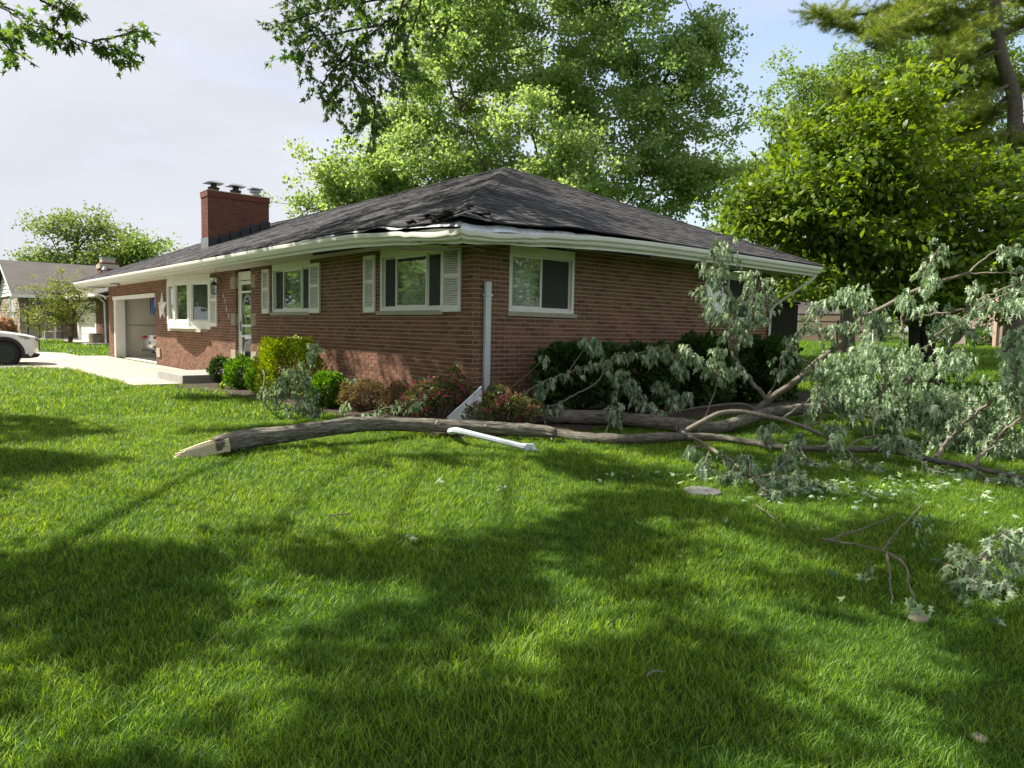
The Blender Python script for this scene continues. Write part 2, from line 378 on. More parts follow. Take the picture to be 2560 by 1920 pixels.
# driveway slabs + walkway
DZ = .145
drive = bpy.data.objects.new('driveway', None); COL.objects.link(drive); drive['kind'] = 'structure'
def slab(x0, x1, y0, y1, z=DZ, name='concrete_slab', par=drive, m=m_conc):
    mb_ = MB(); g = .02
    mb_.box(x0 + g, x1 - g, y0 + g, y1 - g, z - .12, z); return mb_.build(name, m, par, bevel=.008)
for i in range(5):
    yb = -.02 - i * 3.2
    for j in range(2): slab(-22.9 + j * 3.6, -22.9 + (j + 1) * 3.6, yb - 3.2, yb)
slab(-27.5, -22.9, -4.2, -.9); 
walk = bpy.data.objects.new('walkway', None); COL.objects.link(walk); walk['kind'] = 'structure'
for i in range(5): slab(-15.7 + i * 1.5, -15.7 + (i + 1) * 1.5, -2.55, -.02 if i < 3 else -.02, DZ, 'concrete_slab', walk)
# curved flare where walk meets drive
mb_ = MB(); mb_.prism([(-15.7, -2.55), (-14.2, -2.55), (-15.2, -2.9), (-15.7, -3.7)], DZ - .12, DZ - .004, lambda u, v, a: (u, v, a)); mb_.build('flared_corner', m_conc, walk)
porch = MB(); porch.box(-10.0, -8.1, -1.6, -.02, .02, .325)
po = porch.build('porch_step', m_conc2, None, bevel=.01); tag(po, 'grey concrete porch step in front of the white storm door', 'step')
# garden bed
bedm = MB()
def bed(poly, name='garden_bed'):
    mb_ = MB(); n = len(poly)
    mb_.add([(x, y, float(gz(x, y)) + .035) for x, y in poly] + [(x, y, float(gz(x, y)) - .1) for x, y in poly], [tuple(range(n)), tuple(range(n, 2 * n))[::-1]] + [(i, (i + 1) % n, n + (i + 1) % n, n + i) for i in range(n)])
    o = mb_.build(name, m_mulch); o['kind'] = 'structure'; return o
bed([(-8.05, -1.5), (-7.6, -1.9), (-5, -1.55), (-2.5, -1.5), (0, -1.45), (1.3, -1.25), (1.75, .2), (1.8, 4), (2.0, 9.5), (.02, 9.5), (.02, -.02), (-8.05, -.02)])
ring = [(1.1 + .55 * math.cos(a) , -1.0 + .30 * math.sin(a)) for a in np.linspace(0, 6.28, 12, endpoint=False)]
# mulch chips / wood debris
ch = MB()
for _ in range(1400):
    q = random.random()
    if q < .55: x, y = random.uniform(-8, 1.2), random.uniform(-1.45, -.05)
    else: x, y = random.uniform(.05, 1.75), random.uniform(-1.1, 9)
    s_ = random.uniform(.012, .035); a = random.uniform(0, 3.14); z = float(gz(x, y)) + .045
    c, s2 = math.cos(a), math.sin(a)
    ch.cur = random.random()
    ch.add([(x - s_ * c, y - s_ * s2, z), (x + s_ * c, y + s_ * s2, z + .01), (x + s_ * c - .3 * s_ * s2, y + s_ * s2 + .3 * s_ * c, z + .012), (x - s_ * c - .3 * s_ * s2, y - s_ * s2 + .3 * s_ * c, z)], [(0, 1, 2, 3)])
ch.build('mulch_chips', piece_mat('mulch chip', [(0, (.03, .018, .012)), (.7, (.09, .055, .035)), (1, (.2, .14, .09))]), kind='stuff')

# ================================================================ HOUSE
ZS = 2.75; ZB = .28; CH = .0677; L = 22.4; WD = 8.15; OV = .98
house = thing('brick_house', 'low red-brown brick ranch house with black hip roof crushed at its near corner', 'house', (0, 0, ZB))
def subdiv_rects(a0, a1, z0, z1, holes):
    xs = sorted({a0, a1, *[h[0] for h in holes], *[h[1] for h in holes]}); zs = sorted({z0, z1, *[h[2] for h in holes], *[h[3] for h in holes]})
    xs = [x for x in xs if a0 <= x <= a1]; zs = [z for z in zs if z0 <= z <= z1]; o = []
    for i in range(len(xs) - 1):
        run = None
        for j in range(len(zs) - 1):
            cx, cz = (xs[i] + xs[i + 1]) / 2, (zs[j] + zs[j + 1]) / 2
            if not any(h[0] < cx < h[1] and h[2] < cz < h[3] for h in holes):
                if run is None: run = zs[j]
                end = zs[j + 1]
                if j == len(zs) - 2: o.append((xs[i], xs[i + 1], run, end)); run = None
            elif run is not None: o.append((xs[i], xs[i + 1], run, zs[j])); run = None
    return o
def brick_layout(a0, a1, z0, z1, holes, bl=.2032, off=0., soldier=None):
    """list of (a0,a1,z0,z1) brick rectangles in running bond"""
    out = []; nc = int(round((z1 - z0) / CH))
    for c in range(nc):
        zb = z0 + c * CH; zt = zb + CH - .0125; sh = (bl / 2 if c % 2 else 0) + off
        k0 = math.floor((a0 - sh) / bl) - 1; k1 = math.ceil((a1 - sh) / bl) + 1
        cuts = [(h[0], h[1]) for h in holes if h[2] < (zb + zt) / 2 < h[3]]
        for k in range(k0, k1):
            segs = [(max(a0, sh + k * bl), min(a1, sh + (k + 1) * bl - .0145))]
            for h0, h1 in cuts:
                ns_ = []
                for s0, s1 in segs:
                    if s1 <= h0 or s0 >= h1: ns_.append((s0, s1))
                    else:
                        if s0 < h0: ns_.append((s0, h0))
                        if s1 > h1: ns_.append((h1, s1))
                segs = ns_
            out += [(s0, s1, zb, min(zt, z1)) for s0, s1 in segs if s1 - s0 > .02]
    return out
def make_wall(name, a0, a1, z0, z1, holes, T, parent, m=m_brick, single=0, thick=.2, label=None, stone=(), off=0., inset=0.):
    """T(a, d, z): a along wall, d outward distance"""
    w = MB()
    for r_ in subdiv_rects(a0 + inset, a1 - inset, z0, z1, holes): w.box(r_[0], r_[1], -thick, 0, r_[2], r_[3], T=T)
    wo = w.build(name, m_mortar, parent)
    br = brick_layout(a0, a1, z0, z1, list(holes) + list(stone), off=off)
    pr = .007
    if single:
        br.sort(key=lambda q: np.linalg.norm(np.array(T((q[0] + q[1]) / 2, 0, (q[2] + q[3]) / 2)) - CAM) - 2.0 * (q[1] - q[0]))
        shared = {}
        for q in br[:single]:
            ln, hh = round(q[1] - q[0], 3), round(q[3] - q[2], 3)
            if (ln, hh) not in shared:
                e = MB(); e.box(0, ln, 0, pr, 0, hh, T=lambda a, d, z: tuple(np.array(T(a, d, z)) - np.array(T(0, 0, 0)))); shared[(ln, hh)] = e.mesh('brick'); shared[(ln, hh)].materials.append(m)
            o = bpy.data.objects.new('brick', shared[(ln, hh)]); COL.objects.link(o); o.parent = wo
            o.location = Vector(T(q[0], random.uniform(-.0012, .0012), q[2]))
        br = br[single:]
    e = MB()
    for q in br:
        e.cur = random.random(); j = random.uniform(-.0015, .0015)
        e.box(q[0], q[1], 0, pr + j, q[2], q[3], T=T)
    e.build('brickwork', m, wo, kind='stuff')
    return wo
# front wall  T(a,d,z) = (a,-d,z)
TF = lambda a, d, z: (a, -d, z)
TSd = lambda a, d, z: (d, a, z)
WZ0 = 1.725
front_holes = [(-21.47, -16.12, 0, 2.36), (-14.62, -11.12, 1.36, 2.8), (-9.36, -8.35, 0, 2.8), (-7.12, -5.27, WZ0, 2.8), (-2.58, -.76, WZ0, 2.8)]
stones_f = [(-9.66, -9.36, 2.33, 2.60), (-9.62, -9.36, 1.44, 1.71), (-9.66, -9.36, .56, .83), (-8.35, -8.07, 2.33, 2.60), (-8.35, -8.05, 1.44, 1.71), (-8.35, -8.05, .56, .83)]
wall_f = make_wall('front_wall', -L, 0, .145, ZS + .03, front_holes, TF, house, single=190, stone=stones_f)
side_holes = [(.66, 2.05, WZ0, 2.8), (5.73, 7.45, WZ0, 2.8)]
wall_s = make_wall('side_wall', 0.0, WD, ZB, ZS + .03, side_holes, TSd, house, single=110, off=.1, inset=.2)
make_wall('rear_wall', -L, 0, ZB, ZS, [], lambda a, d, z: (a, WD + d - .0, z), house)
make_wall('end_wall', 0, WD, .145, ZS, [], lambda a, d, z: (-L - d, a, z), house, inset=.2)
for s_ in stones_f:
    e = MB(); e.box(s_[0] + .004, s_[1] - .0, 0, .012, s_[2], s_[3], T=TF)
    if s_[1] == -9.36: e.box(-9.36, -9.352, -.12, .012, s_[2], s_[3], T=TF)
    e.build('stone_block', m_stone, wall_f)
# brick return beside the door
e = MB(); 
for c in range(38):
    zb = .145 + c * CH; e.cur = random.random(); e.box(-9.36, -9.354, -.115, -.01, zb, zb + CH - .0095, T=TF)
e.build('brickwork', m_brick, wall_f, kind='stuff')
# foundation
e = MB(); e.box(-8.35, .012, .0, .02, -.1, ZB); e.box(-.02, .014, .02, WD, -.1, ZB)
e.build('foundation', m_found, house)
e = MB(); e.box(0.015, .022, 5.75, 6.55, .16, .30); e.build('basement_window', m_white2, house)
e = MB(); e.box(0.023, .026, 5.79, 6.51, .19, .27); e.build('basement_pane', m_black, house)
# floors / inner rooms
e = MB(); e.box(-L + .2, -.2, .2, WD - .2, .1, .14); e.build('floor', m_garage, house)
e = MB(); e.box(-15.9, -15.8, .2, WD - .2, .145, ZS); e.box(-9.9, -9.8, .2, WD - .2, .145, ZS); e.box(-4, -3.9, .2, WD - .2, .145, ZS); e.box(-15.8, -.3, 3.2, 3.3, .145, ZS)
e.build('inner_wall', m_room, house)
# garage lining
e = MB(); e.box(-21.52, -21.50, .0, 7.6, .145, 2.6); gl = e.build('garage_lining', m_garage, house)
e = MB(); e.box(-21.498, -21.492, .3, 7.5, 1.33, 1.345); e.build('seam', m_dark, gl)
e = MB(); e.box(-21.5, -16.0, 7.4, 7.45, .145, 2.6); e.build('garage_back_lining', m_garage, house)
e = MB(); e.box(-21.47, -21.34, -.03, .0, .145, 2.28); e.box(-21.50, -21.30, .0, .30, .145, 2.28)
e.box(-21.6, -16.12, -.045, .02, 2.24, 2.37); e.build('garage_trim', m_white2, house, bevel=.004)
e = MB(); e.box(-21.3, -21.26, .3, .34, .2, 2.3); e.build('door_track', m_galv, house)

# soffit, fascia, gutter with the crushed corner ------------------------------------------
CX, CY = OV, -OV
def sag(s):      # s distance from the near corner along an eave
    return .165 * math.exp(-(s / 2.1) ** 1.6) + .012 * math.exp(-(s / 1.5) ** 2) * math.sin(s * 6.)
def eave(prof_fn, s0, s1, step, side, name, m, smooth=30, gapless=True):
    """sweep a profile [(out, z)] along an eave; side 'f' or 's'"""
    st = list(np.arange(s0, s1, step)) + [s1]; e = MB(); vs = []; k = None
    for s in st:
        pr = prof_fn(s); k = len(pr)
        for o_, z in pr:
            mit = min(0, 0)
            if side == 'f': vs.append((OV - s - (OV - o_) * (1 if s < .001 else (1 if s > 24.3 else 0)) * (1 if s < .001 else -1), -o_, z))
            else: vs.append((o_, -OV + s + (OV - o_) * (1 if s < .001 else 0), z))
    fs = [(i * k + j, i * k + j + 1, (i + 1) * k + j + 1, (i + 1) * k + j) for i in range(len(st) - 1) for j in range(k - 1)]
    e.add(vs, fs); return e.build(name, m, house, smooth=smooth)
OVR = .35
LF = L + 2 * OV; LS = WD + OV + OVR
def fascia_p(s):
    d = sag(s); w = .008 * math.sin(s * 9) * math.exp(-s / 1.2)
    return [(.865, 2.87 - d), (.872 + w, 2.80 - d), (.862 + w, 2.74 - d), (.865, 2.70 - d), (.845, 2.70 - d), (.845, 2.86 - d)]
def gutter_p(s):
    d = sag(s); k = math.exp(-(s / 1.7) ** 2); dn = .03 * math.sin(s * 5 + 1) * k - .03 * math.exp(-((s - .12) / .07) ** 2) - .022 * math.exp(-((s - 1.25) / .10) ** 2)
    b_ = [(.868, 2.875 + .02 * k), (.868, 2.765), (.875, 2.755), (.925, 2.755), (.94, 2.775), (.945, 2.80), (.975, 2.83), (.982, 2.865), (.98, 2.89), (.965, 2.89), (.962, 2.865), (.93, 2.80), (.87, 2.80), (.868, 2.88)]
    r_ = []
    for o_, z in b_:
        u = (o_ - .868) / .114
        r_.append((o_ + k * .03 * u, z - d - k * u * .055 + dn * u))
    return r_
for sd, LL in (('f', LF), ('s', LS)):
    eave(fascia_p, 0, LL, .18, sd, 'fascia', m_white)
    eave(gutter_p, 0, LL, .08, sd, 'gutter', m_white)
def apron_p(s):
    d = sag(s); k = max(0., 1 - s / 2.9) ** .7; w_ = .006 * math.sin(s * 11) + .004 * math.sin(s * 23)
    return [(.972 + k * .03, 2.888 - d - k * .055), (.955 + k * .02, 2.894 - d - k * .02 + w_), (.93, 2.893 - d + k * .042 + w_), (.90, 2.889 - d + k * .052)]
m_bare = mat('bare bent aluminium', (.66, .70, .76), .32, .16, 12, metal=.35, bmp=.3, bd=.006, bscale=30)
eave(apron_p, 0, 2.9, .10, 's', 'bent_gutter_lip', m_bare)
eave(lambda s: [(o_, z - .03) for o_, z in apron_p(s + 1.3)], 0, 1.3, .08, 'f', 'bent_gutter_lip', m_bare)
def soffit_p(s):
    d = sag(s) * .9; br_ = .05 * math.exp(-((s - 1.2) / .5) ** 2)
    return [(.0, ZS), (.3, ZS - d * .2), (.6, ZS - d * .6), (.845, ZS - d - br_ * .4)]
eave(soffit_p, 1.75, LF - 0., .3, 'f', 'soffit', m_soffit)
eave(soffit_p, 2.15, LS, .3, 's', 'soffit', m_soffit)
# soffit seams (panel joints)
for i, s in enumerate(np.arange(2.4, LF - .5, 2.44)):
    e = MB(); e.box(OV - s - .012, OV - s + .012, -.84, -.02, ZS - .012 - sag(s) * .5, ZS - .006 - sag(s) * .3); e.build('joint_strip', m_soffit, house)
# broken soffit boards hanging at the corner
def board(p0, p1, w, th, name='broken_board', m=m_wood, up=(0, 0, 1), par=house):
    p0 = np.array(p0, float); p1 = np.array(p1, float); t_ = p1 - p0; Ln = np.linalg.norm(t_); t_ /= Ln
    up = np.array(up, float); a = np.cross(t_, up); a /= np.linalg.norm(a); u_ = np.cross(a, t_)
    e = MB(); vs = []
    for s, jag in ((0, .03), (Ln, .05)):
        for cc in (-1, 1):
            for dd in (-1, 1): vs.append(p0 + t_ * (s + random.uniform(-jag, jag)) + a * w / 2 * cc + u_ * th / 2 * dd)
    e.add(vs, [(0, 1, 3, 2), (4, 6, 7, 5), (0, 4, 5, 1), (2, 3, 7, 6), (0, 2, 6, 4), (1, 5, 7, 3)]); return e.build(name, m, par)
board((-.95, -.72, 2.60), (.42, -.60, 2.50), .11, .02)
board((-.3, -.45, 2.72), (.55, -.35, 2.52), .14, .015)
board((.40, -.75, 2.52), (.75, .35, 2.66), .10, .02)
board((-.2, -.8, 2.62), (.8, .2, 2.62), .3, .012, m=m_dark)
board((.35, -.62, 2.64), (.35, 1.2, 2.72), .4, .01, m=m_soffit)
# near-black strips standing in for the attic shade behind the lifted edge
e = MB(); e.box(-3.5, .80, -.80, -.76, 2.66, 2.86); e.box(.76, .80, -.76, 3.0, 2.66, 2.86); e.build('gap_shade_strip', m_dark, house)

# ---- roof
SL = .423; AX = -4.05; AZc = 2.90 + SL * (4.075 + OV)
def roof_z(x, y):
    z = min(2.905 + SL * (y + OV), 2.905 + SL * (OV - x), 2.905 + SL * (WD + OVR - y), 2.905 + SL * (x + L + OV))
    return z
def rdisp(p):
    """crushed area near the corner"""
    x, y, z = p; sx = OV - x; sy = y + OV
    r_ = math.hypot(sx, sy); t_ = abs(sx - sy)
    k = math.exp(-(r_ / 1.9) ** 2)
    crest = math.exp(-(t_ / .30) ** 2) * math.exp(-((r_ - 1.55) / .75) ** 2)
    dip = math.exp(-((r_ - .5) / .9) ** 2)
    z2 = z - .11 * dip + .05 * crest + .025 * k * math.sin(sx * 7 + 1) * math.cos(sy * 6) + .03 * k * math.sin(r_ * 4.)
    z2 += .02 * math.exp(-(min(sx, sy) / .5) ** 2) * (.5 + .5 * math.sin((sx + sy) * 2.3)) * math.exp(-(r_ / 5) ** 2)
    z2 += .007 * math.sin(x * 1.3 + y) + .005 * math.sin(x * 3.1)
    return (x, y, z2)
roof = MB()
# deck under the shingles (a grid per slope so it can sag)
def deck(e, fn, n, m):
    vs = [];
    for i in range(n + 1):
        for j in range(m + 1): vs.append(rdisp(fn(i / n, j / m)))
    fs = [(i * (m + 1) + j, i * (m + 1) + j + 1, (i + 1) * (m + 1) + j + 1, (i + 1) * (m + 1) + j) for i in range(n) for j in range(m)]
    e.add(vs, fs)
XL = -L - OV; RY = (WD + OVR - OV) / 2; RUN = RY + OV; RZ = 2.905 + SL * RUN
def f_front(u, v):
    d = v * RUN; x0 = XL + d; x1 = OV - d; return (x0 + (x1 - x0) * u, -OV + d, 2.905 + SL * d - .012)
def f_back(u, v):
    d = v * RUN; x0 = XL + d; x1 = OV - d; return (x0 + (x1 - x0) * u, WD + OVR - d, 2.905 + SL * d - .012)
def f_side(u, v):
    d = v * RUN; y0 = -OV + d; y1 = WD + OVR - d; return (OV - d, y0 + (y1 - y0) * u, 2.905 + SL * d - .012)
def f_left(u, v):
    d = v * RUN; y0 = -OV + d; y1 = WD + OVR - d; return (XL + d, y0 + (y1 - y0) * u, 2.905 + SL * d - .012)
deck(roof, f_front, 60, 16); deck(roof, f_back, 20, 6); deck(roof, f_side, 30, 16); deck(roof, f_left, 10, 6)
roofo = roof.build('roof', m_shingle, house)
sh = []   # shingle tabs: 4 corner points (down-left, down-right, up-right, up-left)
SLEN = math.hypot(RUN, RUN * SL); EXP = .1427; nco = int(SLEN / EXP)
for c in range(nco):
    d0 = c * EXP / SLEN * RUN; d1 = min(RUN, (c + 1.25) * EXP / SLEN * RUN)
    for face in (0, 1):
        a0, a1 = (XL + d0, OV - d0) if face == 0 else (-OV + d0, WD + OVR - d0)
        x = a0 - random.uniform(0, .3)
        while x < a1:
            wd_ = random.choice((.165, .2, .25, .305)) if True else .3
            q0, q1 = max(x, a0), min(x + wd_ - .006, a1)
            x += wd_
            if q1 - q0 < .03: continue
            lift = random.choice((.008, .008, .013, .016))
            zf = lambda d: 2.905 + SL * d
            b0, b1 = (XL + d1, OV - d1) if face == 0 else (-OV + d1, WD + OVR - d1)
            u0, u1 = max(q0, b0), min(q1, b1)
            if u1 <= u0: u0 = u1 = (u0 + u1) / 2
            if face == 0: pts = [(q0, -OV + d0, zf(d0)), (q1, -OV + d0, zf(d0)), (u1, -OV + d1, zf(d1)), (u0, -OV + d1, zf(d1))]
            else: pts = [(OV - d0, q0, zf(d0)), (OV - d0, q1, zf(d0)), (OV - d1, u1, zf(d1)), (OV - d1, u0, zf(d1))]
            # leave out the tabs torn off at the corner
            cxm = (pts[0][0] + pts[1][0]) / 2; cym = (pts[0][1] + pts[1][1]) / 2
            if math.hypot(OV - cxm, cym + OV) < .55 and random.random() < .75: continue
            if face == 0 and -14.4 < cxm < -13.7 and .8 < cym < 2.6: continue
            sh.append((pts, lift))
sh.sort(key=lambda q: np.linalg.norm(np.array(q[0][0]) - CAM))
def tab(e, pts, lift, org=None):
    lo = [rdisp(p) for p in pts]; 
    up = [(p[0], p[1], p[2] + lift) for p in lo[:2]] + [(p[0], p[1], p[2] + .001) for p in lo[2:]]
    dn = [(p[0], p[1], p[2] - .003) for p in lo[:2]]
    vs = up + dn
    if org is not None: vs = [tuple(np.array(v) - org) for v in vs]
    e.add(vs, [(0, 1, 2, 3), (4, 5, 1, 0), (4, 0, 3), (5, 2, 1)])
for pts, lift in sh[:290]:
    e = MB(); org = np.array(pts[0]); tab(e, pts, lift, org); o = e.build('shingle', m_shingle, None); o.parent = roofo; o.location = Vector(org)
e = MB()
for pts, lift in sh[290:]: e.cur = random.random(); tab(e, pts, lift)
e.build('shingle_field', m_shingle, roofo, kind='stuff')
# hip and ridge caps
def cap_run(p0, p1, dl, dr, n, name, w=.16):
    p0 = np.array(p0); p1 = np.array(p1); ln = np.linalg.norm(p1 - p0)
    for i in range(n):
        a = p0 + (p1 - p0) * i / n; b_ = p0 + (p1 - p0) * min(1, (i + 1.25) / n)
        e = MB(); vs = []
        for q, lf in ((a, .022), (b_, .010)):
            for off in (-1, -.5, 0, .5, 1):
                dv = np.array(dl if off < 0 else dr) * abs(off) * w
                pp = rdisp(tuple(q + dv)); vs.append((pp[0], pp[1], pp[2] + lf + (.006 if off == 0 else 0)))
        vs += [(v[0], v[1], v[2] - .02) for v in vs[:5]]
        e.add(vs, [(j, j + 1, 6 + j, 5 + j) for j in range(4)] + [(10 + j, 11 + j, j + 1, j) for j in range(4)])
        e.build(name, m_shingle, roofo)
cn = np.array([OV, -OV, 2.905]); ap = np.array([OV - RUN, RY, RZ])
cap_run(cn + (ap - cn) * .15, ap, (-1, 0, -0.0), (0, 1, 0), 30, 'hip_cap', .20)
cap_run((OV, WD + OVR, 2.905), ap, (0, -1, 0), (-.7, .7, -.3), 26, 'hip_cap', .14)
cap_run(ap, (XL + RUN, RY, RZ), (0, -1, -SL), (0, 1, -SL), 60, 'ridge_cap', .15)
cap_run((XL, -OV, 2.905), (XL + RUN, RY, RZ), (0, 1, 0), (1, 0, 0), 20, 'hip_cap', .14)
# torn flap, loose shingle edge and drip edge strip at the corner
for (x0, x1, y, dz) in ((-3.6, -.25, -OV + .04, .0),):
    e = MB(); vs = []; n = 26
    for i in range(n + 1):
        x = x0 + (x1 - x0) * i / n; s = OV - x; zt = rdisp((x, -OV + .03, 2.905))[2] - .004
        h = .035 + .02 * math.sin(i * .9) * (i / n); vs += [(x, -OV + .02 - .01 * math.sin(i), zt), (x, -OV - .012, zt - h)]
    e.add(vs, [(2 * i, 2 * i + 2, 2 * i + 3, 2 * i + 1) for i in range(n)]); e.build('drip_edge', m_lead, house, smooth=60)
def flap(px, py, pz, ex, ey, w, l, tilt, m=m_shingle, name='torn_shingle'):
    e = MB(); vs = []
    for i in range(4):
        for j in range(3):
            u = i / 3 * l; v = (j / 2 - .5) * w; z = tilt * (i / 3) ** 2 * l + .02 * math.sin(j * 3 + i)
            vs.append((px + ex * u - ey * v, py + ey * u + ex * v, pz + z))
    e.add(vs, [(i * 3 + j, i * 3 + j + 1, (i + 1) * 3 + j + 1, (i + 1) * 3 + j) for i in range(3) for j in range(2)]); e.build(name, m, roofo)
for i in range(9):
    a = random.uniform(.2, 1.4); rr = random.uniform(.3, .75)
    x = OV - rr * math.cos(a); y = -OV + rr * math.sin(a); z = rdisp((x, y, roof_z(x, y)))[2] + .02
    an = random.uniform(-2.3, -.2); flap(x, y, z, math.cos(an), math.sin(an), random.uniform(.10, .2), random.uniform(.12, .26), random.uniform(-.3, .05))
for i in range(7):
    x = OV - .35 - random.uniform(0, .9); y = -OV + .05 + random.uniform(0, .35); z = rdisp((x, y, roof_z(x, y)))[2] + .012; an = random.uniform(-2.0, -1.1)
    flap(x, y, z, math.cos(an), math.sin(an), random.uniform(.12, .25), random.uniform(.06, .14), random.uniform(-.1, .35), m_shingle)
# downspouts at the two far ends
def spout(pts, name, m, par, w=.045, d=.033):
    e = MB(); e.tube(pts, [w] * len(pts), 4, flat=.75); return e.build(name, m, par, smooth=40)
spout([(-23.2, -.93, 2.76), (-23.15, -.85, 2.62), (-22.6, -.12, 2.42), (-22.55, -.05, 2.3)], 'downspout', m_white, house)
spout([(-22.52, .9, 2.3), (-22.50, .9, .2)], 'downspout', m_white, house, .05)
spout([(.90, 8.40, 2.72), (.80, 8.35, 2.60), (.14, 8.2, 2.12), (.06, 8.12, 1.98), (.05, 8.1, .3)], 'downspout', m_white, house)
# corner downspout cut off in mid air
e = MB(); e.box(.02, .085, .165, .265, .50, 2.14); e.box(.016, .089, .161, .269, 1.86, 1.885); e.build('downspout', m_alum, house, bevel=.008)
e = MB(); e.box(.012, .10, .15, .28, 1.93, 1.955); e.build('spout_strap', m_alum, house)

# ---- windows
def framebox(e, a0, a1, z0, z1, w, d0, d1, T):
    e.box(a0, a0 + w, d0, d1, z0, z1, T=T); e.box(a1 - w, a1, d0, d1, z0, z1, T=T)
    e.box(a0 + w, a1 - w, d0, d1, z0, z0 + w, T=T); e.box(a0 + w, a1 - w, d0, d1, z1 - w, z1, T=T)
def window(a0, a1, z0, z1, cuts, kinds, T, par):
    e = MB(); framebox(e, a0, a1, z0, z1, .055, -.09, .012, T); wo = e.build('window', m_white2, par, bevel=.003)
    e = MB(); e.box(a0 + .05, a1 - .05, -.02, .02, z1 - .14, z1 - .05, T=T); e.build('header_board', m_white2, wo)
    bs = [a0 + .055] + cuts + [a1 - .055]
    for i, kd in enumerate(kinds):
        s0, s1 = bs[i], bs[i + 1]; dd = -.03 if kd == 'g' else -.055
        zz0, zz1 = z0 + .055, z1 - .14
        e = MB(); framebox(e, s0, s1, zz0, zz1, .035 if kd == 'g' else .022, dd - .02, dd + .012, T); e.build('sash', m_white2, wo, bevel=.002)
        e = MB(); e.box(s0 + .02, s1 - .02, dd - .006, dd - .002, zz0 + .02, zz1 - .02, T=T); e.build('pane', m_glass, wo)
        if kd == 's':
            # dark insect screen: open mesh of wires
            e = MB(); e.box(s0 + .022, s1 - .022, dd + .004, dd + .006, zz0 + .022, zz1 - .022, T=T); e.build('screen', m_scr, wo)
    # blind slats behind the glass
    bl = MB(); z = z0 + .08
    while z < z1 - .16:
        bl.add([T(a0 + .07, -.115, z), T(a1 - .07, -.115, z), T(a1 - .07, -.14, z + .019), T(a0 + .07, -.14, z + .019)], [(0, 1, 2, 3)]); z += .021
    bl.build('blind', m_blind, wo, kind='stuff')
    return wo
m_scr, t, b, o_ = newmat('insect screen weave')
b.inputs['Base Color'].default_value = (.06, .065, .065, 1); b.inputs['Roughness'].default_value = .8
nz = noise(t, 300, 2); tp = N(t, 'ShaderNodeBsdfTransparent'); ms = N(t, 'ShaderNodeMixShader')
mrr = N(t, 'ShaderNodeMapRange'); mrr.inputs[3].default_value = .35; mrr.inputs[4].default_value = .85; t.links.new(nz.outputs[0], mrr.inputs[0]); t.links.new(mrr.outputs[0], ms.inputs[0])
t.links.new(tp.outputs[0], ms.inputs[1]); t.links.new(b.outputs[0], ms.inputs[2]); t.links.new(ms.outputs[0], o_.inputs[0])
w2 = window(-7.12, -5.27, WZ0, ZS, [-6.62, -5.72], ['s', 'g', 's'], TF, house)
w3 = window(-2.58, -.76, WZ0, ZS, [-2.14, -1.22], ['s', 'g', 's'], TF, house)
w1 = window(.66, 2.05, WZ0, ZS - .03, [1.36], ['g', 's'], TSd, house)
w4 = window(5.73, 7.45, WZ0, ZS - .03, [6.6], ['g', 's'], TSd, house)
for a0, a1, T in ((-7.2, -5.24, TF), (-2.66, -.72, TF), (.62, 2.10, TSd), (5.69, 7.5, TSd)):
    e = MB(); e.box(a0, a1, -.05, .045, 1.657, WZ0 - .002, T=T); e.build('sill', m_sill, house, bevel=.004)
def shutter(a0, a1, z0, z1, T):
    e = MB(); w = .05; d0, d1 = .012, .05
    e.box(a0, a0 + w, d0, d1, z0, z1, T=T); e.box(a1 - w, a1, d0, d1, z0, z1, T=T)
    zm = z0 + (z1 - z0) * .55
    for q0, q1 in ((z0, z0 + .10), (zm - .03, zm + .03), (z1 - .06, z1)): e.box(a0 + w, a1 - w, d0, d1 - .002, q0, q1, T=T)
    s_ = e.build('shutter', m_white2, house, bevel=.003)
    for q0, q1 in ((z0 + .10, zm - .03), (zm + .03, z1 - .06)):
        n = int((q1 - q0) / .032)
        for i in range(n):
            z = q0 + (i + .5) * (q1 - q0) / n; l = MB()
            l.add([T(a0 + w, .018, z + .016), T(a1 - w, .018, z + .016), T(a1 - w, .044, z - .012), T(a0 + w, .044, z - .012), T(a0 + w, .024, z + .017), T(a1 - w, .024, z + .017), T(a1 - w, .048, z - .009), T(a0 + w, .048, z - .009)],
                  [(0, 1, 2, 3), (4, 5, 6, 7), (2, 3, 7, 6), (0, 1, 5, 4)]); l.build('slat', m_white2, s_)
    e = MB(); e.box(a0 + w, a1 - w, .002, .006, z0, z1, T=T); e.build('backing', m_white2, s_)
shutter(-7.62, -7.24, 1.70, 2.67, TF); shutter(-5.25, -4.80, 1.70, 2.67, TF)
shutter(-3.10, -2.72, 1.70, 2.68, TF); shutter(-.74, -.28, 1.70, 2.68, TF)
shutter(-11.06, -10.55, 1.38, 2.62, TF)
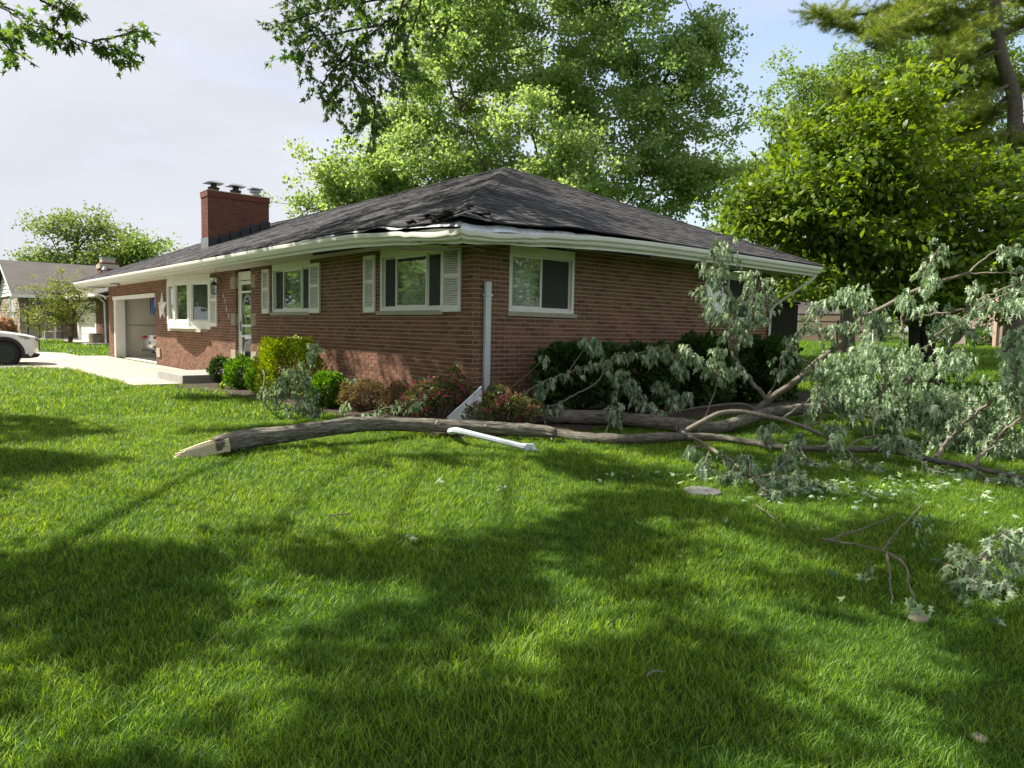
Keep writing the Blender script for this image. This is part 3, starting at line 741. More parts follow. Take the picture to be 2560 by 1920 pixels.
# bow window ---------------------------------------------------------------
bp_ = [(-14.55, 0.0), (-13.72, -.33), (-12.83, -.42), (-11.90, -.30), (-11.1, -.0)]
def bow():
    e = MB(); n = len(bp_)
    e.prism(bp_, 1.30, 1.42, lambda u, v, a: (u, v, a)); e.prism(bp_, 2.60, ZS - .003, lambda u, v, a: (u, v, a)); 
    wo = e.build('bow_window', m_white2, house, bevel=.004)
    for i in range(n - 1):
        p, q = np.array(bp_[i]), np.array(bp_[i + 1]); d = q - p; ln = np.linalg.norm(d); d /= ln; nr = np.array([d[1], -d[0]])
        T = lambda a, dd, z, p=p, d=d, nr=nr: (p[0] + d[0] * a + nr[0] * dd, p[1] + d[1] * a + nr[1] * dd, z)
        e = MB(); framebox(e, .0, ln, 1.42, 2.60, .10, -.06, .004, T); e.build('sash', m_white2, wo, bevel=.003)
        e = MB(); framebox(e, .10, ln - .10, 1.52, 2.50, .03, -.055, -.018, T); e.build('inner_sash', m_white2, wo)
        e = MB(); e.box(.10, ln - .10, -.045, -.04, 1.5, 2.5, T=T); e.build('pane', m_glass, wo)
        e = MB(); e.box(-.02, .03, -.04, .012, 1.42, 2.60, T=T); e.build('mullion', m_white2, wo)
    e = MB(); xs = np.linspace(-14.4, -11.3, 60); vs = []
    for i, x in enumerate(xs): vs += [(x, .12 + .03 * (i % 2), 1.4), (x, .12 + .03 * (i % 2), 2.6)]
    e.add(vs, [(2 * i, 2 * i + 2, 2 * i + 3, 2 * i + 1) for i in range(59)]); e.build('curtain', m_curt, wo)
    e = MB(); e.box(-14.2, -11.3, -.2, -.0, 1.22, 1.30); e.build('sill', m_sill, wo)
bow()
# storm door -----------------------------------------------------------------
dp = -.10
e = MB(); framebox(e, -9.35, -8.36, .15, 2.70, .06, dp - .06, dp + .03, TF); do = e.build('storm_door', m_white2, house, bevel=.004)
e = MB(); framebox(e, -9.29, -8.42, .21, 2.48, .085, dp - .03, dp + .012, TF)
for z in (2.22, 1.42, 1.17): e.box(-9.205, -8.505, dp - .03, dp + .012, z - .025, z + .025, T=TF)
e.build('door_leaf', m_white2, do, bevel=.003)
e = MB(); e.box(-9.29, -8.42, dp - .02, dp + .014, 2.50, 2.66, T=TF); e.build('header_panel', m_white2, do)
e = MB(); e.box(-9.21, -8.5, dp - .012, dp - .008, .29, 2.40, T=TF); e.build('pane', m_glass, do)
for zc, hh in ((1.95, .42), (.85, .40)):
    e = MB(); pts = [(-8.85 + .25 * math.sin(a), .10 + .0, zc + hh * math.cos(a) * .75 - .1) for a in np.linspace(-2.6, 2.6, 24)]
    e.tube([(p[0], .104, p[2]) for p in pts], .006, 4); e.tube([(-8.85 + (p[0] + 8.85) * .84, .104, zc - .1 + (p[2] - zc + .1) * .88) for p in pts], .006, 4); e.build('etched_oval', m_white2, do)
e = MB(); e.box(-9.26, -9.22, dp + .014, dp + .03, 1.28, 1.52, T=TF); e.tube([(-9.24, .07, 1.46), (-9.24, .03, 1.46), (-9.14, .03, 1.46)], .011, 6); e.build('handle', m_galv, do)
e = MB(); e.box(-9.34, -8.36, -.30, -.26, .2, 2.6, T=TF); e.build('inner_door', mat('inner door', (.20, .19, .17), .6, .1, 3), house)
e = MB(); e.box(-9.36, -8.35, -.12, .02, .145, .20, T=TF); e.build('threshold', m_conc2, house)
# bracket, lantern, hook, ceiling light, digits
def lantern(x, z):
    e = MB(); e.tube([(x - .0, -.01, z + .12), (x, -.08, z + .20), (x, -.17, z + .15), (x, -.18, z + .06)], .012, 6); e.lathe([(.05, -.01), (.05, .01)], (x, -.012, z + .1), 12, 'y')
    lo = e.build('wall_lantern', m_black, house, smooth=40)
    e = MB(); e.lathe([(.01, .09), (.05, .05), (.085, .0), (.08, -.01)], (x, -.18, z), 6, 'z'); e.lathe([(.055, -.22), (.04, -.24)], (x, -.18, z), 6); 
    for k in range(6):
        a = k * math.pi / 3; e.tube([(x + .075 * math.cos(a), -.18 + .075 * math.sin(a), z - .01), (x + .052 * math.cos(a), -.18 + .052 * math.sin(a), z - .22)], .006, 4)
    e.build('cage', m_black, lo)
    e = MB(); e.lathe([(.068, -.012), (.048, -.21)], (x, -.18, z), 6); e.build('glass', m_glass, lo)
    e = MB(); e.lathe([(.012, -.06), (.022, -.10), (.012, -.18)], (x, -.18, z), 8); e.build('bulb', m_white2, lo)
lantern(-10.30, 2.42)
e = MB(); e.tube([(-9.05, -.55, 2.74), (-9.05, -.55, 2.66), (-9.08, -.55, 2.60), (-9.13, -.55, 2.60), (-9.16, -.55, 2.65)], .006, 5); e.build('plant_hook', m_black, house)
e = MB(); e.lathe([(.14, 0), (.15, -.03), (.12, -.08), (.05, -.10)], (-19.2, -.45, ZS), 14); e.build('soffit_lamp', m_galv, house, smooth=50)
e = MB(); e.lathe([(.02, 0), (.055, .02), (.05, .06), (.0, .07)], (-18.6, -.01, 2.56), 10, 'y'); e.build('sensor', m_galv, house)
def digit(ch_, x, z, h=.125):
    cu = bpy.data.curves.new('digit', 'FONT'); cu.body = ch_; cu.size = h * 1.4; cu.extrude = .006; cu.align_x = 'CENTER'
    tmp = bpy.data.objects.new('tmp', cu); COL.objects.link(tmp); dg = bpy.context.evaluated_depsgraph_get(); dg.update()
    me = bpy.data.meshes.new_from_object(tmp.evaluated_get(dg)); bpy.data.objects.remove(tmp)
    me.materials.clear(); o = bpy.data.objects.new('house_number', me); COL.objects.link(o); me.materials.append(m_white2); o.parent = house
    o.rotation_euler = (math.pi / 2, 0, 0); o.location = Vector((x, -.016, z)) - house.location
for c_, x, z in (('1', -10.12, 2.10), ('1', -10.0, 1.98), ('5', -9.90, 1.78), ('7', -9.76, 1.58)): digit(c_, x, z)
# vent block at the garage pier
e = MB(); e.box(-15.98, -15.6, -.05, -.008, .38, .66); e.build('mail_slot_box', m_stone, house, bevel=.01)

# ---- chimney
chx0, chx1, chy0, chy1, chz = -14.34, -13.74, .83, 2.66, 5.34
e = MB(); e.box(chx0 + .008, chx1 - .008, chy0 + .008, chy1 - .008, 3.5, chz - .02); chim = e.build('chimney', mat('chimney mortar', (.26, .19, .15), .95, .2, 20), house)
e = MB()
for (a0, a1, T) in ((chy0, chy1, lambda a, d, z: (chx1 - .008 + d, a, z)), (chx0, chx1, lambda a, d, z: (a, chy0 + .008 - d, z)), (chx0, chx1, lambda a, d, z: (a, chy1 - .008 + d, z)), (chy0, chy1, lambda a, d, z: (chx0 + .008 - d, a, z))):
    for q in brick_layout(a0, a1, 3.55, 5.24, []): e.cur = random.random(); e.box(q[0], q[1], 0, .008, q[2], q[3], T=T)
e.build('brickwork', m_brick2, chim, kind='stuff')
e = MB(); e.box(chx0 - .02, chx1 + .02, chy0 - .02, chy1 + .02, chz - .17, chz - .012); e.build('corbel', m_brick2, chim)
e = MB(); e.box(chx0 - .03, chx1 + .03, chy0 - .03, chy1 + .03, chz - .012, chz + .01); e.build('cap_slab', m_conc, chim)
# stepped flashing on the +x face
for i in range(6):
    y0 = chy0 + i * (chy1 - chy0) / 6; y1 = y0 + (chy1 - chy0) / 6; zt = 2.905 + SL * (y0 + OV) + .30
    e = MB(); e.box(chx1 + .002, chx1 + .010, y0, y1 + .03, 2.8 + SL * (y0 + OV), zt); e.build('step_flashing', m_flash, chim)
e = MB(); e.box(chx0 - .02, chx1 + .02, chy0 - .012, chy0 - .002, 3.5, 3.98); e.build('apron_flashing', m_lead, chim)
for (yc, kind) in ((1.10, 0), (1.75, 0), (2.35, 1)):
    e = MB(); xc = (chx0 + chx1) / 2
    if kind == 0:
        e.lathe([(.15, chz + .01), (.14, chz + .11), (.12, chz + .11)], (xc, yc, 0), 12); fo = e.build('flue', m_rust, chim)
        e = MB(); e.lathe([(.165, chz + .09), (.165, chz + .14), (.09, chz + .15), (.09, chz + .25)], (xc, yc, 0), 12); e.build('flue_collar', m_black, fo)
        e = MB(); e.add([(xc + sx * .25, yc + sy * .25, chz + .25) for sx, sy in ((-1, -1), (1, -1), (1, 1), (-1, 1))] + [(xc + sx * .12, yc + sy * .12, chz + .32) for sx, sy in ((-1, -1), (1, -1), (1, 1), (-1, 1))], [(0, 1, 2, 3), (4, 5, 6, 7), (0, 1, 5, 4), (1, 2, 6, 5), (2, 3, 7, 6), (3, 0, 4, 7)])
        e.build('flue_cap', m_galv, fo)
    else:
        e.box(xc - .13, xc + .13, yc - .13, yc + .13, chz + .01, chz + .10); fo = e.build('flue', m_sill, chim)
        e = MB(); e.box(xc - .09, xc + .09, yc - .09, yc + .09, chz + .10, chz + .24); e.box(xc - .13, xc + .13, yc - .13, yc + .13, chz + .15, chz + .21); e.box(xc - .18, xc + .18, yc - .18, yc + .18, chz + .24, chz + .275); e.build('flue_cap', m_galv, fo)
# star on the wall: separate thing
sc_ = np.array([-15.35, -.02, 1.93]); e = MB(); vs = [tuple(sc_ + np.array([0, -.10, 0]))]
for k in range(10):
    a = math.pi / 2 + k * math.pi / 5; rr = .46 if k % 2 == 0 else .19; vs.append((sc_[0] + rr * math.cos(a), sc_[1], sc_[2] + rr * math.sin(a)))
e.add(vs, [(0, 1 + k, 1 + (k + 1) % 10) for k in range(10)] + [tuple(range(10, 0, -1))]); tag(e.build('wall_star', m_white2), 'white five-pointed metal star hung on the brick beside the garage', 'star')
# ================================================================ VEGETATION
FW = np.array([-.7537, .6572, 0]); RT = np.array([.6558, .7547, 0]); RT /= np.linalg.norm(RT)
m_leaf_maple = leaf_mat('maple leaf', [(0, (.095, .175, .055)), (.5, (.17, .265, .085)), (1, (.25, .35, .13))], [(0, (.19, .28, .14)), (1, (.29, .38, .20))], .43, .5, (2.3, 2.2, .9))
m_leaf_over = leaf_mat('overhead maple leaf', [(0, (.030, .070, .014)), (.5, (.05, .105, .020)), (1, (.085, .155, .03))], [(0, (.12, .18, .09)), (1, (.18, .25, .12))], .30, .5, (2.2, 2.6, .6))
m_leaf_big = leaf_mat('broad leaf', [(0, (.045, .080, .012)), (.5, (.095, .168, .020)), (1, (.20, .28, .035))], None, .40, .38, (2.6, 2.3, .6))
m_leaf_gum = leaf_mat('gum leaf', [(0, (.085, .145, .04)), (.5, (.15, .22, .065)), (1, (.22, .30, .10))], None, .36, .5, (2.4, 2.4, .8))
m_leaf_far = leaf_mat('far leaf', [(0, (.095, .145, .055)), (1, (.20, .26, .10))], None, .35, .6, (2.2, 2.2, .8))
m_pine = leaf_mat('pine needle', [(0, (.09, .17, .03)), (.5, (.20, .28, .04)), (1, (.42, .42, .05))], None, .25, .5, (1.8, 1.8, .8))
m_silver = leaf_mat('wilted silver leaf', [(0, (.04, .10, .035)), (.25, (.10, .18, .08)), (.55, (.26, .36, .22)), (.88, (.46, .55, .38)), (1, (.38, .50, .08))], [(0, (.22, .31, .19)), (.85, (.52, .61, .46)), (1, (.44, .56, .13))], .28, .6, (1.5, 1.6, .9))
m_yew_y = leaf_mat('golden yew', [(0, (.12, .20, .006)), (.5, (.26, .34, .010)), (1, (.50, .54, .020))], None, .3, .5, (1.6, 1.6, .6))
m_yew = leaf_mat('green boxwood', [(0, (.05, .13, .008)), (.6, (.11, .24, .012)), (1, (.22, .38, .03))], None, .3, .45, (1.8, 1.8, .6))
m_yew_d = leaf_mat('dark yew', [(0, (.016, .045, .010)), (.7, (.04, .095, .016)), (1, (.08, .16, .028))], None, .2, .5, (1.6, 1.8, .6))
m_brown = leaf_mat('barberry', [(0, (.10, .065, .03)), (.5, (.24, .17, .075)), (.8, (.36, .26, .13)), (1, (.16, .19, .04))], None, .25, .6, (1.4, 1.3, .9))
m_wei = leaf_mat('weigela leaf', [(0, (.035, .055, .015)), (.5, (.075, .11, .025)), (1, (.16, .12, .05))], None, .3, .5, (1.6, 1.6, .6))
m_pink = leaf_mat('pink blossom', [(0, (.30, .02, .08)), (1, (.60, .09, .22))], None, .3, .5, (1.3, 1.2, 1.2))
m_redleaf = leaf_mat('red new leaf', [(0, (.55, .10, .02)), (.6, (.7, .2, .03)), (1, (.25, .4, .03))], None, .3, .5, (1.3, 1.2, 1.))
m_orn = leaf_mat('ornamental leaf', [(0, (.12, .17, .03)), (1, (.30, .36, .07))], None, .3, .6, (1.8, 1.7, .8))
m_tan = leaf_mat('tan ornamental grass', [(0, (.28, .16, .09)), (1, (.48, .30, .18))], None, .3, .6, (1.3, 1.2, 1.))

def blobs_points(blobs, n, bias=.55, flat=1.):
    w = np.array([np.prod(b[1]) ** (2 / 3) for b in blobs]); w /= w.sum(); idx = rng.choice(len(blobs), n, p=w)
    d = unit(n) * (rng.random((n, 1)) ** bias); c = np.array([blobs[i][0] for i in idx]); r_ = np.array([blobs[i][1] for i in idx])
    return c + d * r_, d, idx
def pxblob(px, py, d, rx, ry=None, rd=None):
    ry = ry or rx; s = d / FPX; c = P(px, py, d); rx_, ry_ = rx * s, ry * s; rd_ = rd if rd else rx_
    return (c, np.array([(rx_ + rd_) / 2] * 2 + [ry_]))
def clumps_to_leaves(cl, out, nper, spread, size, kind, up=.6, szvar=.3, droop=.0, flatz=.6):
    """each clump -> nper leaves; returns args"""
    n = len(cl) * nper; c = np.repeat(cl, nper, 0); o_ = np.repeat(out, nper, 0)
    off = rng.normal(size=(n, 3)) * spread * np.array([1, 1, flatz]); pts = c + off
    nrm = o_ * .5 + unit(n) * .75 + np.array([0, 0, up]); ax = unit(n) + o_ * .5 - np.array([0, 0, droop])
    cv = np.repeat(rng.random(len(cl)), nper)
    rnd = np.clip(.45 * cv + .55 * rng.random(n), 0, 1)
    return pts, ax, nrm, size * (1 + rng.uniform(-szvar, szvar, n)), kind, rnd
def limb(e, a, b, r0, r1, bend=.12, k=6, n=6):
    a = np.asarray(a, float); b = np.asarray(b, float); ln = np.linalg.norm(b - a); mid = (a + b) / 2 + unit(1)[0] * ln * bend + np.array([0, 0, -ln * bend * .3])
    pts = catmull([a, mid, b], k); e.tube(pts, lerp_r(len(pts), r0, r1), n, cap=False); return pts
def tree(name, label, cat, base, top, blobs, ncl, nper, spread, lsize, kind, lm, bm=m_bark_t, r0=.3, group=None, twigs=160, bias=.5, up=.6, droop=0., limbs=None, flatz=.6, fork=.35, szvar=.3, lobe=.5, cat2=None):
    base = np.asarray(base, float); top = np.asarray(top, float)
    t_ = thing(name, label, cat, base, 0, group)
    e = MB(); pts = catmull([base - [0, 0, .2], base + (top - base) * .35 + unit(1)[0] * .2, base + (top - base) * .7 + unit(1)[0] * .35, top], 7)
    e.tube(pts, lerp_r(len(pts), r0, r0 * .25), 12, cap=False); 
    e.tube([base + [0, 0, -.2], base + [0, 0, .35]], [r0 * 1.45, r0], 12, cap=False); e.build('trunk', bm, t_, smooth=60)
    per = max(1, int(cat2 or 6)); nl_ = max(1, ncl // per); lc, lo_, _ = blobs_points(blobs, nl_, bias)
    lr = lobe * rng.uniform(.6, 1.25, (nl_, 1)); cl = np.repeat(lc, per, 0) + rng.normal(size=(nl_ * per, 3)) * np.repeat(lr, per, 0) * [1, 1, .62]; od = np.repeat(lo_, per, 0)
    e = MB(); nodes = list(pts[len(pts) // 3:]); rad = [r0 * .5] * len(nodes)
    order = sorted(range(len(blobs)), key=lambda i: np.linalg.norm(blobs[i][0] - top))
    for i in order:
        c = blobs[i][0]; 
        def cost(q):
            hd = math.hypot(nodes[q][0] - c[0], nodes[q][1] - c[1]); return np.linalg.norm(nodes[q] - c) + 4 * max(0, nodes[q][2] - (c[2] - .9 * hd))
        j = min(range(len(nodes)), key=cost)
        lp = limb(e, nodes[j], c, max(.04, rad[j] * .55), .03, .10, 6, 6); nodes += lp[1:]; rad += lerp_r(len(lp) - 1, max(.04, rad[j] * .5), .035)
    nn = np.array(nodes)
    for q in lc[:twigs]:
        j = int(np.argmin(np.linalg.norm(nn - q, axis=1) + 2. * (nn[:, 2] > q[2] + .3))); limb(e, nn[j], q, .045, .012, .12, 4, 4)
    for i in rng.permutation(len(cl))[:twigs]: limb(e, lc[i // per], cl[i], .016, .006, .1, 2, 3)
    e.build('branches', bm, t_, smooth=60)
    p_, ax, nr, sz, kd, rd = clumps_to_leaves(cl, od, nper, spread, lsize, kind, up, szvar=szvar, droop=droop, flatz=flatz)
    leaves('crown', lm, p_, ax, nr, sz, kd, t_, rd)
    return t_
# --- big silver maple behind the house
D = 27.
B = [pxblob(*q) for q in ((1300, 60, D, 250, 200), (1130, 230, D, 190, 170), (1560, 90, D, 210, 190), (1400, 300, D + 1, 230, 170), (1660, 300, D, 150, 170), (1060, 380, D - 1, 150, 110), (1220, 430, D - 1, 190, 110), (1600, 470, D, 190, 120), (1470, 480, D + 1, 170, 110),
     (980, 470, D - 1, 110, 70), (890, 500, D, 70, 50), (1720, 150, D, 110, 120), (1110, 60, D, 110, 90), (1740, 430, D, 60, 90), (1240, -120, D, 240, 160), (1520, -140, D, 240, 160), (1400, -280, D, 200, 140), (1790, 95, D, 40, 45), (780, 520, D + 2, 50, 30), (1010, 290, D, 90, 70), (1000, 350, D, 80, 60), (930, 440, D - 1, 120, 75), (850, 490, D, 80, 45), (1010, 500, D - 1, 120, 60), (760, 530, D + 2, 60, 25), (1410, 410, D - 4, 130, 80), (1330, 330, D - 4, 100, 80), (1500, 350, D - 4, 90, 80))]
bs = P(1405, 800, D); bs[2] = gz(bs[0], bs[1]); tp_ = P(1412, 300, D)
tree('maple_tree', 'tall spreading light green maple rising behind the near end of the brick house', 'tree', bs, tp_, B, 2500, 76, .23, .130, 'quad', m_leaf_maple, m_bark_t, .34, None, 420, .45, lobe=.52, cat2=8)
# --- back right gum tree
D = 31.
B = [pxblob(*q) for q in ((2000, 330, D, 190, 160), (2180, 260, D, 150, 160), (1900, 470, D, 130, 130), (2050, 500, D, 200, 140), (1850, 570, D, 70, 60), (2300, 330, D, 160, 190), (2480, 300, D, 170, 240), (2100, 190, D, 80, 80), (1925, 380, D, 60, 60), (2400, 60, D, 170, 150), (2230, 170, D, 60, 70))]
bs = P(2120, 800, D); bs[2] = gz(bs[0], bs[1])
tree('sweetgum_tree', 'pale green rounded gum tree standing behind the broad-leaved tree', 'tree', bs, P(2120, 240, D), B, 1100, 70, .24, .135, 'quad', m_leaf_gum, m_bark_t, .35, None, 120, .4, lobe=.55, cat2=8)
# --- broad-leaved tree nearer, right
D = 17.5
B = [pxblob(*q) for q in ((2180, 400, D, 190, 130), (2000, 480, D, 130, 110), (2350, 440, D + 1, 180, 130), (2080, 560, D, 170, 110), (2280, 600, D, 190, 110), (2480, 540, D + 1, 140, 140), (1930, 600, D, 70, 60), (2440, 650, D, 160, 80), (2120, 680, D, 110, 50), (2230, 270, D, 120, 60), (2050, 380, D, 90, 60), (2600, 600, D, 150, 150), (2000, 690, D - 1, 60, 40), (1900, 520, D, 60, 70), (2200, 730, D, 110, 35), (2380, 740, D + 1, 120, 40), (1960, 420, D, 50, 50))]
bs = P(2335, 880, D + 1); bs[2] = gz(bs[0], bs[1])
bt = tree('broadleaf_tree', 'broad-leaved deep green tree with glossy sunlit leaves right of the house corner', 'tree', bs, P(2330, 620, D + 1), B, 1200, 40, .25, .165, 'oval', m_leaf_big, m_bark_d, .24, None, 260, .62, up=.9, flatz=.35, szvar=.5, lobe=.42, cat2=7)
e = MB(); b2 = P(2290, 880, D + 1); b2[2] = gz(b2[0], b2[1]) - .1
e.tube(catmull([b2, P(2283, 800, D + 1), P(2250, 690, D + 1), P(2200, 560, D), P(2160, 440, D)], 5), lerp_r(21, .15, .04), 10); e.tube(catmull([P(2190, 690, D), P(2170, 600, D), P(2150, 500, D)], 4), lerp_r(9, .10, .04), 8)
e.build('side_trunk', m_bark_d, bt, smooth=60)
# --- pine, top right
D = 23.
pt = thing('pine_tree', 'tall pine with yellow-green needles and a bare crooked trunk at top right', 'tree', (*P(2528, 850, D)[:2], 1.0))
e = MB(); tr_ = catmull([np.array([*P(2528, 850, D)[:2], .8]), P(2545, 560, D), P(2538, 330, D), P(2535, 240, D), P(2500, 130, D), P(2490, 30, D), P(2480, -150, D), P(2490, -400, D)], 6)
e.tube(tr_, lerp_r(len(tr_), .25, .14), 12); e.build('trunk', m_bark_t, pt, smooth=60)
e = MB(); NP = []; NA = []
lim = [((2490, 0), [(2350, -10), (2200, 30), (2060, 38)], 1), ((2495, 60), [(2380, 80), (2260, 60), (2120, 70), (2040, 30)], 0), ((2500, 120), [(2400, 170), (2300, 200), (2180, 215), (2110, 230)], 0), ((2480, -60), [(2300, -80), (2150, -20)], 1),
       ((2530, 210), [(2440, 250), (2350, 300), (2290, 330)], -1), ((2535, 240), [(2600, 200), (2660, 240)], 0), ((2535, 330), [(2450, 360), (2360, 390), (2300, 440)], 0), ((2500, 90), [(2570, 60), (2620, 30)], 0), ((2538, 300), [(2580, 330), (2620, 380)], 1), ((2490, 20), [(2440, 60), (2400, 110), (2360, 140)], -1),
       ((2500, 130), [(2440, 130), (2370, 150), (2300, 180)], 1), ((2538, 330), [(2590, 350), (2640, 370)], -1), ((2532, 230), [(2460, 290), (2400, 330), (2340, 370)], 1), ((2480, -40), [(2380, -20), (2280, 30), (2200, 90)], -1), ((2490, 20), [(2400, 30), (2300, 60), (2180, 120)], 0),
       ((2490, 0), [(2560, 0), (2620, -30)], 1), ((2540, 420), [(2480, 440), (2400, 470)], -1), ((2485, -100), [(2400, -60), (2330, 0), (2260, 20)], 0), ((2530, 230), [(2480, 200), (2420, 220), (2360, 250)], 1)]
for s_, pth, dd in lim:
    pp = catmull([P(*s_, D)] + [P(x, y, D + dd * (i + 1) * .6) for i, (x, y) in enumerate(pth)], 6); e.tube(pp, lerp_r(len(pp), .07, .02), 5, cap=False)
    for q in pp[4:]:
        for _ in range(12):
            d = unit(1)[0] * [1, 1, .35]; tip = q + d * random.uniform(.3, .95); e.tube([q, tip], [.012, .005], 3, cap=False)
            for u_ in np.linspace(.3, 1, 5):
                for _k in range(6): NP.append(q + (tip - q) * u_ + unit(1)[0] * .05); NA.append(d + unit(1)[0] * .7 + [0, 0, .15])
e.build('branches', m_bark_t, pt, smooth=60)
NP, NA = np.array(NP), np.array(NA); leaves('needles', m_pine, NP, NA, unit(len(NP)), .17 * rng.uniform(.7, 1.2, len(NP)), 'needle', pt, widen=1.0)
# --- far left trees
D = 62.
B = [pxblob(*q) for q in ((190, 590, D, 85, 70), (130, 600, D, 50, 50), (250, 570, D, 50, 50), (210, 650, D, 110, 35), (270, 640, D, 40, 40))]
bs = P(200, 860, D); bs[2] = gz(bs[0], bs[1]); tree('distant_tree', 'airy green tree rising over the neighbour roof with open gaps', 'tree', bs, P(200, 560, D), B, 130, 60, .55, .24, 'quad', m_leaf_far, m_bark_t, .35, None, 60, .4, lobe=.75)
B = [pxblob(*q) for q in ((330, 620, D, 50, 35), (370, 630, D, 40, 32), (310, 660, D, 60, 30), (395, 655, D, 25, 22))]
bs = P(350, 860, D); bs[2] = gz(bs[0], bs[1]); tree('distant_tree', 'denser round bright tree just right of the neighbour chimney', 'tree', bs, P(350, 620, D), B, 110, 60, .6, .24, 'quad', m_leaf_gum, m_bark_t, .35, None, 40, .4)
B = [pxblob(*q) for q in ((60, 660, 75, 28, 14), (85, 672, 75, 40, 12), (100, 665, 75, 30, 14))]
bs = P(70, 860, 75.); bs[2] = gz(bs[0], bs[1]); tree('distant_tree', 'small tuft of tree top left of the tall airy tree', 'tree', bs, P(70, 650, 75), B, 50, 40, .6, .26, 'quad', m_leaf_far, m_bark_t, .3, None, 20, .4)
# trees far behind the back lawn: each its own
for i, (px, py, d, rx, ry, lab) in enumerate(((2080, 700, 52, 120, 90, 'dark rounded tree behind the tan wall at the back of the lawn'), (2330, 690, 56, 130, 100, 'rounded tree behind the middle of the back fence'), (2560, 680, 50, 150, 110, 'broad tree over the brown house on the right'), (2200, 640, 60, 140, 90, 'tall tree behind the back lawn, seen between trunks'), (1960, 690, 48, 70, 80, 'dark tree right behind the house corner'))):
    B = [pxblob(px, py, d, rx, ry), pxblob(px - rx * .5, py + 20, d, rx * .6, ry * .7), pxblob(px + rx * .5, py + 10, d, rx * .6, ry * .7)]
    bs = P(px, 870, d); bs[2] = gz(bs[0], bs[1]); tree('background_tree', lab, 'tree', bs, P(px, py - 30, d), B, 140, 54, .6, .26, 'quad', m_leaf_far if i != 1 else m_leaf_big, m_bark_d, .3, 'trees beyond the back fence', 20, .4)
# far row of woods closing the horizon
def woods():
    pts = []
    for a in np.linspace(-1.25, 1.35, 150):
        c = CAM + (FW * math.cos(a) + RT * math.sin(a)) * random.uniform(95, 130)
        if -14.5 < c[0] < 0: pass
        h = random.uniform(4.5, 7.5) if a > -.45 else random.uniform(3.0, 4.6); pts.append((np.array([c[0], c[1], gz(c[0], c[1]) + h * .45]), np.array([3.5, 3.5, h * .55])))
    cl, od, _ = blobs_points(pts, 2000, .4); a_ = clumps_to_leaves(cl, od, 14, .7, .7, 'quad', .5)
    o = leaves('far_woods', m_leaf_far, *a_[:5], None, a_[5]); o['label'] = 'low line of distant woods closing the view'; o['category'] = 'woods'
woods()
for i, (x, y, r_, h, lab) in enumerate(((27, 17, 5, 9, 'broad garden tree beyond the right side of the lawn'), (24, 30, 5, 11, 'tall garden tree beyond the back right of the lawn'), (38, 24, 6, 10, 'wide garden tree far to the right of the lawn'), (-38, -21, 5, 9, 'street tree across the road, left of the driveway'), (-50, -20, 5, 9, 'street tree across the road, farther left'), (-27, -27, 5, 9, 'street tree across the road opposite the garage'), (-40, -31, 6, 10, 'street tree across the road opposite the porch'))):
    bz = float(gz(x, y)); B = [(np.array([x + dx, y + dy, bz + h * f]), np.array([r_ * k, r_ * k, h * .32])) for dx, dy, f, k in ((0, 0, .55, 1.), (-3, 2, .38, .8), (3, -2, .38, .8), (0, 1, .75, .7))]
    tree('garden_tree', lab, 'tree', (x, y, bz), (x, y, bz + h * .8), B, 220, 42, .6, .34, 'quad', m_leaf_gum, m_bark_d, .25, 'trees around the lawn outside the view', 10, .4)
# --- neighbour's small pruned tree
D = depth(G(175, 858)); bs = G(175, 858)
B = [pxblob(*q) for q in ((150, 735, D, 55, 25), (105, 770, D, 40, 22), (200, 745, D, 45, 25), (180, 715, D, 30, 18), (90, 800, D, 35, 12), (150, 790, D, 40, 18), (215, 770, D, 25, 14))]
B = [(b[0], np.array([b[1][0] * 1.0, b[1][1] * 1.0, b[1][2]])) for b in B]
tree('small_ornamental_tree', 'small flat-topped yellow-green tree with twisted branches on the neighbour lawn', 'tree', bs, P(178, 760, D), B, 240, 22, .14, .085, 'quad', m_orn, m_bark_t, .07, None, 160, .5)

# ---------------------------------------------------------------- hanging boughs and the shade tree
def leafy_path(e, pts, r0, r1, start, sp, tl, nl, out, sub=2, droop=.5, side=1.):
    pp = catmull(pts, 8); pp = [pp[0]] + [q + unit(1)[0] * min(.012, r0 * .5) for q in pp[1:]]; e.tube(pp, lerp_r(len(pp), r0, r1), 6, cap=True, wob=.12)
    n = len(pp)
    for i in range(int(start * n), n):
        seg = np.linalg.norm(pp[min(i + 1, n - 1)] - pp[i]) if i < n - 1 else .1
        for _ in range(max(1, int(round(seg / sp + random.random() * .6)))):
            q = pp[i] + (pp[min(i + 1, n - 1)] - pp[i]) * random.random(); d = unit(1)[0] * [side, side, .6]
            if i < n - 1: d = d + .5 * (pp[min(i + 1, n - 1)] - pp[i]) / (seg + 1e-6)
            d /= np.linalg.norm(d); L_ = tl * random.uniform(.5, 1.3); mid = q + d * L_ * .5; tip = q + d * L_ + np.array([0, 0, -droop * L_ * .6])
            e.tube([q, mid, tip], [r1 * .8, r1 * .55, r1 * .3], 3, cap=False)
            for _k in range(nl):
                u_ = random.uniform(.35, 1.0); c = (q + (mid - q) * u_ * 2) if u_ < .5 else mid + (tip - mid) * (u_ - .5) * 2
                out.append((c, d))
def put_leaves(name, m, out, size, par, droop, up, kind='maple', hang=.03, widen=.8):
    c = np.array([o[0] for o in out]); d = np.array([o[1] for o in out]); n = len(c)
    ax = d * (1 - droop) * .7 + unit(n) * .5 - np.array([0, 0, droop * 1.6]); nr = unit(n) * .8 + np.array([0, 0, up])
    c = c + unit(n) * hang
    return leaves(name, m, c, ax, nr, size * rng.uniform(.65, 1.2, n), kind, par, np.clip(rng.random(n) * .8 + .2 * rng.random(), 0, 1), widen=widen)
tb = CAM - FW * 2.0 - RT * 9.5; tb[2] = float(gz(tb[0], tb[1]))
